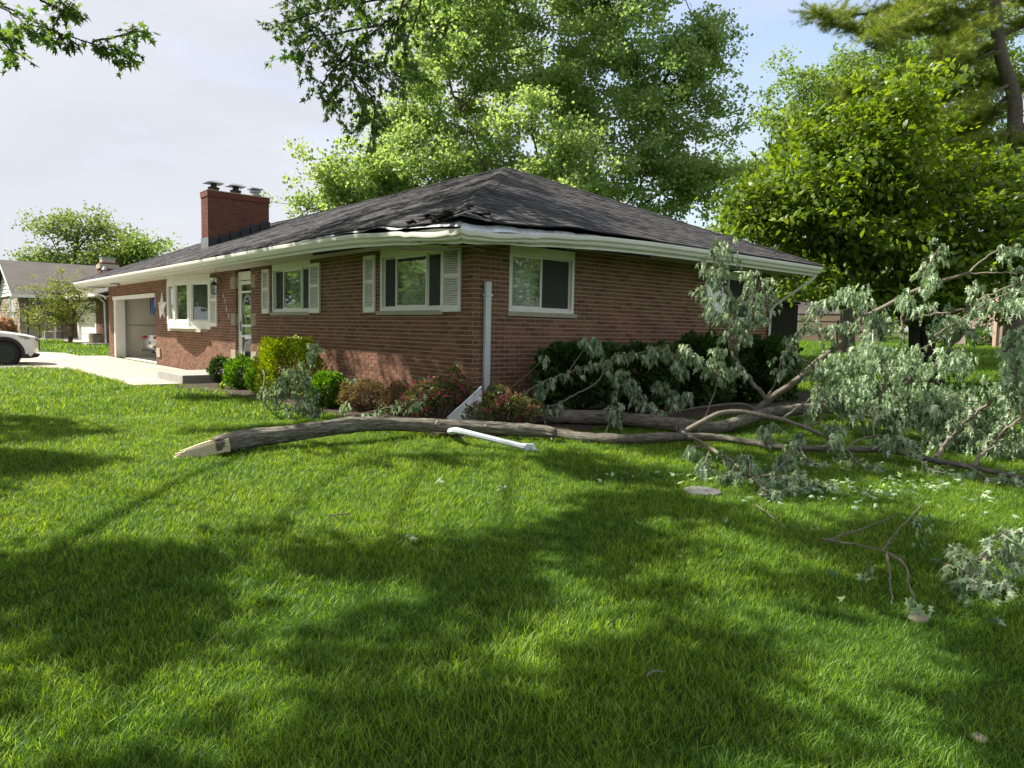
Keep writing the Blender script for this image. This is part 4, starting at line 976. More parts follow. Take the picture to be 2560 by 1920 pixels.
st = thing('silver_maple', 'dark leafy maple boughs hanging into the top of the view over the lawn', 'tree', tb)
e = MB(); tt = catmull([tb - [0, 0, .2], tb + [.1, .1, 2.5], tb + [0.3, .2, 5.5], tb + [.5, .6, 9]], 6); e.tube(tt, lerp_r(len(tt), .42, .22), 14, cap=False); e.build('trunk', m_bark_t, st, smooth=60)
e = MB(); OUT = []
j0 = P(1180, -150, 11.5)
lm_ = catmull([tt[-3], CAM + FW * 5 - RT * 6 + [0, 0, 9.2], CAM + FW * 9 - RT * 2 + [0, 0, 9.5], j0], 8); e.tube(lm_, lerp_r(len(lm_), .06, .03), 8, cap=False)
DD = 11.
for pth, s_, dz in (([(1180, -150), (1060, -30), (960, 60), (880, 130), (890, 230), (925, 310)], .3, 0), ([(1060, -30), (940, 0), (830, 20), (750, 45), (705, 60)], .1, .5), ([(960, 60), (860, 80), (790, 100), (745, 160)], .2, -.5), ([(880, 130), (820, 190), (800, 235), (830, 270)], .1, .3),
                    ([(1060, -30), (1040, 50), (1010, 130), (1045, 190)], .1, .6), ([(890, 150), (950, 180), (985, 210)], .1, -.4), ([(1000, -80), (870, -40), (780, -20), (730, 20)], .1, .9), ([(870, 100), (850, 160), (880, 200), (930, 250)], .0, .7), ([(920, 70), (900, 20), (850, -20)], 0, -.8), ([(1010, 0), (980, 90), (960, 160)], 0, .2),
                    ([(1180, -150), (1120, -60), (1100, 0)], .2, .4), ([(800, 60), (770, 80), (720, 110)], .0, 0), ([(905, 200), (935, 260), (930, 325)], .2, .2)):
    leafy_path(e, [P(x, y, DD + dz * (i / 2)) for i, (x, y) in enumerate(pth)], .020, .007, s_, .060, .36, 8, OUT, droop=.4)
DD = 8.
lm_ = catmull([tt[-5], P(-500, -250, 8), P(-120, -40, 8)], 8); e.tube(lm_, lerp_r(len(lm_), .045, .02), 8, cap=False)
for pth, s_, dz in (([(-120, -40), (40, 30), (130, 75), (230, 110), (300, 130)], .35, 0), ([(230, 105), (300, 90), (345, 72)], .5, .1), ([(-120, -40), (-20, 60), (20, 120), (45, 150)], .4, .3), ([(130, 75), (150, 40), (180, 5)], .6, 0), ([(-40, 0), (40, 40), (70, 80)], .3, -.2), ([(150, 85), (140, 110)], .4, .1), ([(290, 120), (300, 140)], .2, .1), ([(-60, 90), (10, 100), (30, 90)], .4, .2), ([(100, 0), (140, 18), (165, 30)], .4, .1)):
    leafy_path(e, [P(x, y, DD + dz * i) for i, (x, y) in enumerate(pth)], .014, .006, s_, .075, .17, 5, OUT, droop=.3)
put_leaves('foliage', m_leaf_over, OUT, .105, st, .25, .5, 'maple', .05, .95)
# crown above the lawn (out of view), throws the dappled shade
KX, KY = SUNV[0] / SUNV[2], SUNV[1] / SUNV[2]
LIT = [(620, 1215, 330, 38), (230, 1290, 240, 40), (440, 1330, 200, 30), (1000, 1235, 260, 30), (1130, 1300, 260, 42), (60, 1375, 130, 35), (700, 1180, 200, 22), (480, 1060, 300, 35), (150, 1010, 300, 55), (330, 945, 420, 60), (900, 1130, 200, 26), (1150, 1150, 300, 28), (1500, 1130, 160, 20), (1450, 1250, 120, 30),
       (1770, 1245, 80, 26), (1820, 1390, 70, 26), (1620, 1530, 70, 40), (2160, 1720, 200, 70), (2060, 1310, 160, 20), (2450, 1320, 130, 28), (2420, 1260, 160, 24), (700, 1560, 100, 50), (1250, 1270, 130, 26), (860, 1345, 150, 24), (60, 1640, 90, 60), (2250, 1630, 60, 30), (1000, 1480, 120, 26), (430, 1700, 60, 60), (1400, 1420, 100, 20), (300, 1150, 160, 22)]
def lit(px, py):
    return any(((px - a) / c) ** 2 + ((py - b_) / d) ** 2 < 1 for a, b_, c, d in LIT)
HOL = [(rng.uniform(0, 13), rng.uniform(-8, 9), rng.uniform(.08, .30) + .26, rng.uniform(.10, .40) + .20) for _ in range(150)]
cl = []
for _ in range(40000):
    f = rng.uniform(-1, 17); rr = rng.uniform(-12, 12); T = CAM + FW * f + RT * rr; T[2] = 0
    if T[0] > 13 or T[0] < -11.5: continue
    if T[1] > 3.5: continue
    q = R.T @ (T - CAM); dep = -q[2]
    if dep > 1.2:
        px, py = 1280 + FPX * q[0] / dep, 960 - FPX * q[1] / dep
        def near(o):
            q2 = R.T @ (T + o - CAM); return lit(1280 + FPX * q2[0] / -q2[2], 960 - FPX * q2[1] / -q2[2])
        if lit(px, py) or (dep > 2.2 and any(near(o) for o in (FW * .28, -FW * .28, RT * .28, -RT * .28))): continue
        if px < 900 and py < 1010: continue
        if T[0] < -6.3 and T[1] > -3: continue
        if py < 1135 and rng.random() < .5: continue
        if rr > 2.5 and f > 5.5 and rng.random() < .6: continue
    elif rng.random() < .4: continue
    if any(((f - a) / b_) ** 2 + ((rr - d_) / g_2) ** 2 < 1 for a, d_, b_, g_2 in HOL): continue
    h = rng.uniform(6.0, 10.5); c = T + np.array([KX, KY, 1]) * h
    q = R.T @ (c - CAM); dep = -q[2]
    if dep > .5 and -150 < 1280 + FPX * q[0] / dep < 2700 and -200 < 960 - FPX * q[1] / dep < 2000: continue
    cl.append(c)
    if len(cl) >= 3000: break
# clusters that dapple the roof corner
for _ in range(240):
    x = rng.uniform(-9, .9); y = rng.uniform(-.9, 3.5); T = np.array([x, y, roof_z(x, y)])
    if rng.random() < .5 + .4 * math.sin(x * 2.1 + 1) * math.sin(y * 2.7): continue
    h = rng.uniform(4.5, 9); c = T + np.array([KX, KY, 1]) * h; q = R.T @ (c - CAM); dep = -q[2]
    if dep > .5 and -150 < 1280 + FPX * q[0] / dep < 2700 and -200 < 960 - FPX * q[1] / dep < 2000: continue
    cl.append(c)
cl = np.array(cl); od = unit(len(cl))
a_ = clumps_to_leaves(cl, od, 52, .17, .14, 'quad', .8)
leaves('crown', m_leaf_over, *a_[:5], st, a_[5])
nn = np.array(list(tt[8:]) + list(lm_))
hubs = cl[rng.permutation(len(cl))[:26]]
for q in hubs:
    j = int(np.argmin(np.linalg.norm(nn[:12] - q, axis=1))); limb(e, nn[j], q, .035, .015, .06, 6, 5)
for q in cl[rng.permutation(len(cl))[:260]]:
    j = int(np.argmin(np.linalg.norm(hubs - q, axis=1))); limb(e, hubs[j], q, .014, .006, .08, 2, 3)
e.build('branches', m_bark_t, st, smooth=60)

# ================================================================ FALLEN TREE
def GP(px, py, h): return G(px, py, h)
def ground_path(l): return [G(x, y, h) for x, y, h in l]
butt = G(470, 1128, .10)
ft = thing('fallen_limb', 'long grey bark limb lying across the lawn with a pale splintered butt and leafy top', 'fallen limb', (*butt[:2], float(gz(*butt[:2]))))
lp = catmull(ground_path([(532, 1115, .10), (575, 1106, .11), (640, 1094, .13), (716, 1085, .15), (850, 1066, .20), (930, 1060, .20), (1000, 1061, .17), (1150, 1066, .13), (1250, 1071, .12), (1350, 1078, .11), (1390, 1084, .10)]), 5)
rad = np.interp(np.linspace(0, 1, len(lp)), [0, .03, .12, .3, .5, .7, .97, 1], [.078, .092, .102, .092, .082, .078, .070, .05])
for c_ in (.42, .86): rad += .012 * np.exp(-((np.linspace(0, 1, len(rad)) - c_) / .02) ** 2)
barktube('trunk', lp, rad, m_bark, ft, 34, .085, 3)
lp2 = catmull(ground_path([(1385, 1082, .07), (1440, 1092, .06), (1520, 1097, .07), (1600, 1096, .08), (1700, 1092, .09), (1790, 1094, .09), (1860, 1104, .08), (1960, 1118, .08), (2100, 1123, .09), (2230, 1127, .09), (2330, 1150, .08), (2440, 1170, .07), (2600, 1205, .05)]), 5)
rad2 = np.interp(np.linspace(0, 1, len(lp2)), [0, .05, .12, .3, .5, 1], [.048, .058, .062, .056, .038, .024])
rad2 = rad2 * (1 + rng.uniform(-.10, .10, len(rad2)))
barktube('upper_trunk', lp2, rad2, m_bark, ft, 18, .09, 5)
# splintered butt: pale heartwood shards
e = MB(); a = np.array(G(552, 1110, .11)); ax_ = np.array(G(436, 1131, .055)) - a; ln = np.linalg.norm(ax_); ax_ /= ln; sd = np.cross(ax_, [0, 0, 1]); sd /= np.linalg.norm(sd); up_ = np.cross(sd, ax_)
if sd @ (CAM - a) < 0: sd = -sd
for i in range(26):
    o1 = random.uniform(-.07, .075); o2 = random.uniform(-.07, .055 - .3 * max(0, o1 - .02)); l0 = random.uniform(-.08, .05); l1 = ln * random.uniform(.75, 1.0) * (1 - .6 * max(0, o2) / .1); w = random.uniform(.018, .04)
    q0 = a + sd * o1 + up_ * o2 + ax_ * l0; q1 = a + sd * o1 * .8 + up_ * (o2 * .55 - .02) + ax_ * l1; e.tube([q0, (q0 + q1) / 2, q1], [w, w * .95, w * .55], 4)
core = [a + ax_ * t_ for t_ in (-.05, .15, ln * .6, ln)]; e.tube([c_ + up_ * (-.01 - .03 * i) for i, c_ in enumerate(core)], [.070, .070, .066, .058], 12, wob=.12)
e.build('split_wood', m_split, ft)
# second limb near the wall
g2 = G(1130, 1050, .1)
f2 = thing('fallen_limb', 'second bark-covered limb close to the house wall, with a long branch rising right', 'fallen limb', (*g2[:2], float(gz(*g2[:2]))))
lp3 = catmull([G(1010, 1042, .10), G(1130, 1040, .11), G(1240, 1038, .12), G(1386, 1041, .13), G(1540, 1045, .14), G(1678, 1060, .12), G(1764, 1068, .10), G(1815, 1064, .12), G(1884, 1042, .18), G(1936, 1030, .20), G(2060, 1020, .20), G(2130, 1026, .18), G(2220, 1045, .12), G(2320, 1054, .10), G(2440, 1062, .08)], 4)
barktube('trunk', lp3, np.interp(np.linspace(0, 1, len(lp3)), [0, .2, .5, .75, 1], [.085, .10, .08, .085, .04]), m_bark, f2, 20, .09, 9)
# branches: (px, py, depth)
def bpath(l):
    o = []
    for q in l:
        p = P(*q)
        if p[2] < gz(p[0], p[1]) + .03: p = G(q[0], q[1], .05)
        o.append(p)
    return o
def dl(q): return depth(q)
e1 = MB(); e2 = MB(); OUTS = []; QUE = []
def one(par):
    m_ = MB(); QUE.append((m_, par)); return m_
dA = depth(G(1712, 1079, .1)); dB = depth(G(1884, 1030, .2))
arch = [(1700, 1085, dA), (1750, 1058, dA), (1798, 1034, dA + .1), (1850, 1029, dA + .1), (1901, 1038, dA), (1953, 1048, dA - .1), (2010, 1068, dA - .2), (2060, 1089, dA - .3), (2100, 1115, dA - .5)]
one(ft).tube(catmull(bpath(arch), 5), lerp_r(41, .036, .022), 8, wob=.05)
one(ft).tube(catmull(bpath([(1700, 1028, dB + .3), (1760, 1018, dB + .2), (1850, 1010, dB + .1), (1891, 1024, dB)]), 5), lerp_r(16, .022, .022), 7, wob=.05)
big = [(1884, 1032, dB), (1936, 989, dB), (1987, 955, dB), (2060, 890, dB), (2097, 862, dB), (2143, 807, dB - .1), (2215, 765, dB - .2), (2308, 718, dB - .4), (2417, 684, dB - .6)]
bb = catmull(bpath(big), 5); one(f2).tube(bb, np.interp(np.linspace(0, 1, len(bb)), [0, .5, 1], [.052, .042, .022]), 8, wob=.06)
def add(e, l, r0, r1, start=.3, sp=.09, tl=.20, nl=6, dr=.9):
    leafy_path(one(ft if e is e1 else f2), bpath(l), r0, r1, start, sp, tl, nl, OUTS, droop=dr)
D0 = dB - .6
add(e2, [(2417, 684, D0), (2489, 628, D0 - .2), (2540, 617, D0 - .3)], .018, .008, .45, .10, .16, 6)
add(e2, [(2417, 684, D0), (2490, 682, D0 - .2), (2600, 680, D0 - .3)], .014, .007, .6, .12, .16, 5)
add(e2, [(2143, 812, dB), (2240, 806, dB - .2), (2330, 785, dB - .4), (2400, 775, dB - .6), (2480, 735, dB - .8), (2600, 690, dB - 1)], .028, .010, .55, .11, .2, 6)
add(e2, [(2400, 775, dB - .6), (2470, 770, dB - .8), (2560, 745, dB - 1), (2640, 740, dB - 1)], .016, .008, .3, .10, .2, 6)
add(e2, [(2335, 840, dB - 1), (2400, 800, dB - 1), (2500, 740, dB - 1.2), (2600, 720, dB - 1.3)], .012, .006, .2, .12, .2, 6)
add(e2, [(2308, 718, dB - .4), (2310, 690, dB - .4), (2330, 650, dB - .5), (2350, 615, dB - .5)], .012, .006, .2, .08, .2, 7)
add(e2, [(2263, 745, dB - .3), (2255, 800, dB - .3), (2262, 860, dB - .4)], .018, .014, .95, .1, .2, 4)
# upright leafy shoot
J = dB - .2
add(e2, [(1915, 998, J), (1884, 959, J), (1846, 910, J), (1829, 876, J), (1822, 842, J)], .034, .018, .85, .10, .15, 4)
add(e2, [(1822, 842, J), (1833, 783, J), (1822, 740, J), (1798, 700, J), (1785, 650, J), (1795, 615, J), (1830, 608, J - .1)], .014, .006, .08, .05, .2, 7)
add(e2, [(1830, 800, J), (1870, 750, J + .1), (1900, 715, J + .2), (1885, 690, J + .2)], .01, .005, .1, .05, .22, 7)
add(e2, [(1826, 830, J), (1790, 780, J - .1), (1765, 730, J - .2), (1770, 670, J - .2)], .01, .005, .2, .055, .2, 7)
add(e2, [(1826, 840, J), (1870, 810, J - .1), (1890, 790, J - .2)], .01, .005, .1, .05, .2, 7)
add(e2, [(1884, 814, J), (1905, 770, J), (1925, 735, J + .1)], .01, .005, .0, .06, .16, 6)
add(e2, [(1880, 860, J), (1850, 830, J), (1820, 800, J)], .01, .005, .1, .06, .2, 6)
add(e2, [(1915, 998, J), (1936, 960, J), (1955, 900, J), (1985, 850, J + .1), (2015, 805, J + .2), (2052, 752, J + .3)], .014, .006, .25, .055, .17, 7)
add(e2, [(2015, 842, J + .3), (2060, 826, J + .2), (2110, 815, J + .1), (2150, 812, J)], .010, .005, .15, .06, .17, 7)
add(e2, [(2052, 760, J + .3), (2090, 745, J + .3), (2110, 730, J + .3)], .008, .005, .1, .06, .17, 6)
add(e2, [(2143, 807, dB), (2140, 760, dB), (2150, 740, dB)], .008, .005, .2, .06, .17, 6)
# left-hand sprays over the limb
K = dB - .7
add(e1, [(1200, 1050, K - .2), (1300, 989, K), (1360, 955, K), (1420, 931, K), (1489, 908, K)], .017, .008, .32, .14, .12, 5)
add(e1, [(1379, 1017, K), (1440, 985, K), (1492, 955, K), (1540, 893, K), (1599, 883, K), (1643, 869, K), (1688, 890, K), (1700, 915, K)], .013, .007, .35, .075, .17, 8)
add(e1, [(1681, 1036, K), (1626, 1020, K), (1599, 986, K), (1565, 955, K), (1540, 936, K)], .02, .009, .12, .075, .2, 8)
add(e1, [(1513, 1085, K - .3), (1523, 1058, K - .3), (1527, 1030, K - .3), (1545, 1018, K - .3)], .014, .008, .5, .07, .14, 8)
add(e1, [(1523, 1066, K - .3), (1570, 1045, K - .2), (1626, 1024, K)], .009, .006, .98, .5, .1, 2)
add(e1, [(1747, 1080, K), (1775, 1010, K), (1793, 955, K), (1781, 925, K), (1747, 900, K), (1722, 862, K)], .012, .007, .55, .06, .15, 8)
add(e1, [(1795, 955, K), (1797, 905, K), (1791, 866, K)], .01, .006, .1, .055, .14, 8)
add(e1, [(1860, 930, K + .3), (1830, 922, K + .2), (1800, 930, K + .1)], .008, .005, .1, .06, .12, 7)
add(e1, [(1150, 1100, K), (1240, 1038, K), (1330, 1020, K), (1400, 1010, K)], .008, .005, .75, .09, .10, 5)
add(e1, [(1380, 1100, K - .4), (1360, 1050, K), (1345, 1000, K), (1360, 970, K)], .008, .005, .6, .1, .1, 6)
add(e1, [(1230, 1010, K + .1), (1330, 925, K + .1), (1360, 890, K + .1)], .006, .004, .8, .1, .1, 5)
add(e1, [(1420, 931, K), (1455, 880, K), (1475, 850, K + .1), (1500, 870, K + .1)], .007, .004, .4, .08, .12, 7)
add(e1, [(1640, 985, K), (1660, 960, K + .1), (1690, 1000, K), (1715, 990, K)], .009, .005, .15, .07, .13, 7)
add(e1, [(1681, 1036, K), (1700, 1000, K), (1720, 985, K)], .009, .005, .3, .08, .1, 5)
# foreground thin limb going down-right
F0 = depth(G(1712, 1075, .1))
gd = lambda x, y, h: (x, y, depth(G(x, y, h)))
add(e1, [(1700, 1075, F0), gd(1760, 1112, .16), gd(1820, 1148, .12), gd(1880, 1192, .05)], .020, .014, .55, .16, .10, 3)
one(ft).tube(catmull([P(1695, 1088, F0), P(1690, 1060, F0), P(1705, 1048, F0), P(1718, 1068, F0)], 5), .012, 6)
for l in ([gd(1775, 1120, .14), gd(1765, 1150, .10), gd(1745, 1182, .06)], [gd(1765, 1114, .15), gd(1735, 1118, .14), gd(1712, 1126, .12)], [gd(1840, 1165, .10), gd(1822, 1185, .08), gd(1815, 1200, .05)], [gd(1872, 1188, .07), gd(1875, 1160, .16), gd(1860, 1138, .2)],
          [gd(1880, 1195, .06), gd(1910, 1222, .06), gd(1950, 1238, .05)], [gd(1893, 1195, .07), gd(1945, 1172, .1), gd(1985, 1122, .12), gd(2010, 1090, .2)], [gd(1885, 1192, .08), gd(1930, 1190, .1), gd(1975, 1205, .06)], [gd(1900, 1240, .05), gd(1960, 1225, .06), gd(2000, 1180, .12)], [gd(1990, 1230, .04), gd(2040, 1212, .06), gd(2080, 1215, .04)]):
    add(e1, l, .009, .005, .25, .07, .12, 6, .9)
for l in ([gd(2000, 1120, .1), gd(2020, 1150, .06), gd(2050, 1165, .04)], [gd(2120, 1128, .1), gd(2150, 1160, .05), gd(2200, 1170, .04)], [gd(2300, 1145, .1), gd(2330, 1175, .05), gd(2400, 1190, .04)], [gd(2180, 1125, .12), gd(2220, 1105, .2), gd(2270, 1100, .25)], [gd(2420, 1165, .1), gd(2470, 1195, .05), gd(2540, 1205, .04)], [gd(1900, 1112, .1), gd(1905, 1080, .22), gd(1925, 1065, .3)], [gd(2060, 1122, .1), gd(2090, 1100, .25), gd(2095, 1060, .4)]):
    add(e1, l, .011, .005, .25, .075, .13, 6, .9)
for x_, y_, h_ in ((640, 1078, .2), (905, 1045, .27), (1215, 1060, .2), (1090, 1052, .24)):
    q_ = G(x_, y_ + 12, h_ - .06); one(ft).tube([q_, q_ + unit(1)[0] * [.05, .05, 0] + [0, 0, .05]], [.032, .024], 7, wob=.15)
# curved branch in the crown, middle right
C0 = dB - 1.2
add(e1, [(2000, 1065, C0), (2040, 1060, C0), (2052, 1045, C0), (2058, 1010, C0), (2080, 990, C0)], .02, .012, .7, .2, .2, 5)
add(e1, [(1953, 1050, dA), (2000, 1015, C0), (2035, 990, C0), (2050, 970, C0)], .016, .01, .6, .12, .16, 6)
add(e2, [(2240, 905, C0 + .6), (2290, 880, C0 + .5), (2345, 850, C0 + .4), (2355, 840, C0 + .4)], .016, .01, .9, .2, .2, 4)
add(e2, [(2310, 925, C0 + .5), (2350, 905, C0 + .4), (2375, 870, C0 + .4), (2410, 835, C0 + .3), (2440, 820, C0 + .3)], .030, .016, .55, .16, .2, 7)
add(e2, [(2350, 900, C0 + .4), (2390, 888, C0 + .3), (2410, 880, C0 + .2)], .014, .008, .3, .07, .2, 8)
add(e2, [(2235, 985, C0), (2300, 925, C0 + .3), (2310, 925, C0 + .4)], .02, .025, .98, .5, .2, 2)
add(e2, [(2310, 925, C0 + .4), (2350, 960, C0 + .4), (2385, 1000, C0 + .4)], .024, .018, .98, .5, .2, 2)
add(e1, [(2340, 1145, 8.2), (2375, 1095, 8.2), (2430, 1040, 8.2), (2500, 990, 8.0), (2570, 960, 8.0)], .026, .014, .3, .10, .25, 8)
add(e1, [(2430, 1165, 8.0), (2480, 1110, 7.9), (2530, 1060, 7.8), (2600, 1020, 7.8)], .022, .012, .2, .10, .25, 8)
add(e1, [(2100, 1130, 8.6), (2150, 1100, 8.6), (2200, 1090, 8.6), (2290, 1115, 8.4)], .014, .008, .98, .5, .1, 2)
add(e1, [(2570, 1100, 7.6), (2545, 960, 7.6), (2535, 880, 7.6), (2545, 830, 7.6)], .012, .006, .2, .06, .15, 7)
# dense crown mass
MS = [(2170, 970, 9.6, 100, 110, .7), (2250, 1020, 9.2, 90, 80, .7), (2170, 880, 10, 70, 60, .6), (2250, 920, 9.7, 80, 60, .6), (2110, 1000, 9.4, 55, 60, .5), (2400, 1060, 8.6, 120, 90, .7), (2500, 1060, 8.3, 90, 110, .6), (2450, 1120, 8.2, 120, 50, .5), (2330, 1010, 9.0, 70, 80, .6), (2540, 930, 7.9, 35, 90, .3),
      (2420, 1000, 8.9, 110, 60, .6), (2285, 750, 9.9, 35, 35, .3), (2330, 700, 9.8, 35, 35, .3), (2190, 800, 10.2, 30, 30, .3), (2440, 715, 9.6, 30, 22, .3), (2360, 830, 9.7, 30, 35, .3), (2540, 750, 9.2, 35, 35, .3), (2380, 910, 9.3, 45, 35, .4), (2070, 930, 9.9, 45, 45, .4), (2140, 740, 10.3, 30, 30, .3), (2270, 1140, 8.3, 90, 20, .3), (2030, 1020, 9.6, 35, 30, .3)]
BL = [(P(x, y, d), np.array([(rx * d / FPX + rd) / 2] * 2 + [ry * d / FPX])) for x, y, d, rx, ry, rd in MS]
cl, od, _ = blobs_points(BL, 500, .9)
cl[:, 2] = np.maximum(cl[:, 2], gz(cl[:, 0], cl[:, 1]) + .08)
allb = np.array([v for m_, _p in QUE for v in m_.v[::8]])
for q in cl:
    j = int(np.argmin(np.linalg.norm(allb - q, axis=1) + .3 * (allb[:, 2] > q[2] + .4)))
    if random.random() < .35: limb(e2, allb[j], q, .010, .004, .12, 3, 3)
    for _k in range(random.randint(10, 20)):
        OUTS.append((q + unit(1)[0] * [.075, .075, .085], unit(1)[0] * [1, 1, .3]))
for m_, p_ in QUE: m_.build('branch', m_bark_s, p_, smooth=50)
e2.build('twigs', m_bark_s, f2, kind='stuff', smooth=50)
half = [o for o in OUTS if o[0][2] < 1.0]; rest = [o for o in OUTS if o[0][2] >= 1.0]
put_leaves('foliage', m_silver, half, .105, ft, .75, .1, 'maple', .03, .62)
put_leaves('foliage', m_silver, rest, .105, f2, .75, .1, 'maple', .03, .62)
# loose piece of spruce-like maple spray in front of the golden yew
def spray(name, label, cat, paths, size=.08, r0=.012, sp=.05, tl=.15, nl=7, start=.2, mat_=None, droop=.75, grp=None, bm=None):
    o0 = P(*paths[0][0]); t_ = thing(name, label, cat, (*o0[:2], float(gz(*o0[:2]))), 0, grp); e = MB(); out = []
    for l in paths: leafy_path(e, bpath(l), r0, r0 * .4, start, sp, tl, nl, out, droop=.7)
    e.build('branches', bm or m_bark_s, t_, smooth=50)
    if out: put_leaves('foliage', mat_ or m_silver, out, size, t_, droop, .2, 'maple', .03, .65)
    return t_
Y = depth(G(720, 1030, .1))
spray('broken_branch', 'leafy silver-green branch slumped between the golden yew and the round box bush', 'branch', [[(668, 1020, Y), (660, 985, Y), (690, 960, Y), (730, 930, Y)], [(730, 1000, Y), (720, 960, Y), (740, 930, Y), (765, 945, Y + .1)], [(700, 1010, Y), (720, 985, Y), (770, 1000, Y), (800, 1025, Y - .1)], [(700, 1020, Y), (690, 990, Y), (710, 960, Y)], [(755, 935, Y + .3), (775, 890, Y + .3), (780, 868, Y + .3)], [(740, 975, Y), (765, 960, Y), (785, 990, Y)], [(680, 1025, Y - .1), (730, 1022, Y - .1), (780, 1028, Y - .1)]], .075, .012, .035, .13, 7)
e = MB(); q = [G(668, 1018, .03), P(657, 990, Y), P(662, 945, Y), P(658, 925, Y + .1)]; e.tube(catmull(q, 5), .012, 6); e.tube(catmull([P(658, 962, Y), P(700, 945, Y)], 5), .007, 5); q = [G(668, 1020, .02), P(690, 990, Y), P(700, 940, Y)]; e.tube(catmull(q, 5), .008, 5)
tag(e.build('bare_twig', m_bark_s), 'bare curved grey twig standing in the grass in front of the golden yew', 'twig')
Y2 = depth(G(930, 1050, .15))
spray('broken_branch', 'thin branch with three hanging leaf tufts crossing above the first limb', 'branch', [[(850, 1048, Y2), (930, 1028, Y2), (1000, 1010, Y2), (1060, 995, Y2)], [(850, 1048, Y2), (870, 1000, Y2), (885, 950, Y2)]], .085, .008, .9, .1, 3, .9)
for k, (px, py) in enumerate(((865, 1015), (915, 1035), (945, 1030), (990, 1015), (1040, 1012))):
    c = P(px, py, Y2); out = [(c + unit(1)[0] * .05, unit(1)[0]) for _ in range(9)]
    tag(put_leaves('leaf_tuft', m_silver, out, .10, None, .8, .2, 'maple', .03, .8), ['wilted leaf tuft at the left end of the thin branch over the limb', 'second leaf tuft from the left above the limb', 'third leaf tuft from the left above the limb', 'large fresh leaf tuft hanging by the pink shrub', 'rightmost leaf tuft hanging in front of the pink shrub'][k], 'leaf tuft')['group'] = 'leaf tufts hanging above the limb'
# broken branches lower right on the lawn
g_ = lambda x, y, h: (x, y, depth(G(x, y, h)))
def onlawn(l): return [g_(*q) for q in l]
spray('broken_branch', 'bare pale broken branch with thin forking twigs lying on the lawn at lower right', 'branch', [onlawn([(2055, 1347, .04), (2130, 1360, .06), (2200, 1375, .07), (2270, 1400, .04)]), onlawn([(2070, 1350, .045), (2160, 1320, .12), (2240, 1288, .20)]), onlawn([(2205, 1376, .07), (2250, 1320, .2), (2310, 1258, .35)]), onlawn([(2215, 1380, .07), (2265, 1415, .08), (2270, 1460, .06), (2290, 1500, .05)]), onlawn([(2218, 1381, .07), (2225, 1450, .05), (2232, 1510, .03)])], .08, .0085, .9, .1, 0, 1.1)
def tuft(px, py, h, n, lab, size=.072, dr=.8):
    c = G(px, py, h); out = [(c + unit(1)[0] * [.05, .05, .05], unit(1)[0]) for _ in range(n)]
    o = put_leaves('leaf_tuft', m_silver, out, size, None, dr, .3, 'maple', .025, .62); tag(o, lab, 'leaf tuft', 'wilted leaf tufts on the lawn')
tuft(2308, 1300, .22, 14, 'silver leaf tuft hanging from the tip of the upright twig'); tuft(2295, 1345, .1, 6, 'small silver leaf tuft below the upright twig tip')
tuft(2292, 1520, .06, 14, 'silver leaf tuft beside the brown stone low on the lawn'); tuft(2170, 1440, .03, 7, 'small silver leaf tuft left of the forked twig')
spray('broken_branch', 'drooping silver-leaved broken branch tip lying at the right edge of the lawn', 'branch', [onlawn([(2330, 1400, .04), (2390, 1420, .06), (2450, 1430, .10)]), onlawn([(2450, 1400, .20), (2490, 1340, .3), (2570, 1333, .3)]), onlawn([(2440, 1450, .06), (2470, 1460, .06), (2530, 1470, .04)]), onlawn([(2460, 1400, .15), (2500, 1380, .2), (2520, 1385, .18)]), onlawn([(2470, 1430, .08), (2440, 1400, .15), (2400, 1370, .16)]), onlawn([(2430, 1430, .08), (2425, 1480, .04)])], .078, .010, .045, .10, 5, .3, droop=.5)
# stone, valve lid, splinter
def rock(name, px, py, r_, m, lab, cat, sz=.5):
    c = G(px, py, 0); e = MB(); n = 9; vs = []; 
    for i in range(5):
        for k in range(n):
            ph = math.pi * (i + .4) / 5.8; th = 6.283 * k / n; q = r_ * random.uniform(.8, 1.15); vs.append((c[0] + q * math.sin(ph) * math.cos(th), c[1] + q * math.sin(ph) * math.sin(th), c[2] + q * sz * math.cos(ph) + .01))
    e.add(vs, [(i * n + k, i * n + (k + 1) % n, (i + 1) * n + (k + 1) % n, (i + 1) * n + k) for i in range(4) for k in range(n)] + [tuple(range(n)), tuple(4 * n + k for k in range(n))[::-1]])
    return tag(e.build(name, m, smooth=70), lab, cat)
rock('stone', 2295, 1553, .05, m_stone, 'small brown stone in the grass under the leaf tuft', 'stone'); rock('stone', 2445, 1850, .035, m_split, 'small pale chip of wood in the grass near the bottom right', 'wood chip', .3)
c = G(1755, 1232, 0); e = MB(); e.lathe([(.16, -.04), (.16, .020), (.15, .026), (.03, .030)], c, 24); lo = e.build('valve_lid', mat('lid', (.16, .15, .16), .7, .2, 20, bmp=.3), smooth=40); tag(lo, 'round dark grey valve box lid sunk in the lawn', 'lid')
e = MB(); e.box(c[0] - .05, c[0] + .05, c[1] - .012, c[1] + .012, c[2] + .031, c[2] + .038); e.build('lid_bar', m_galv, lo)
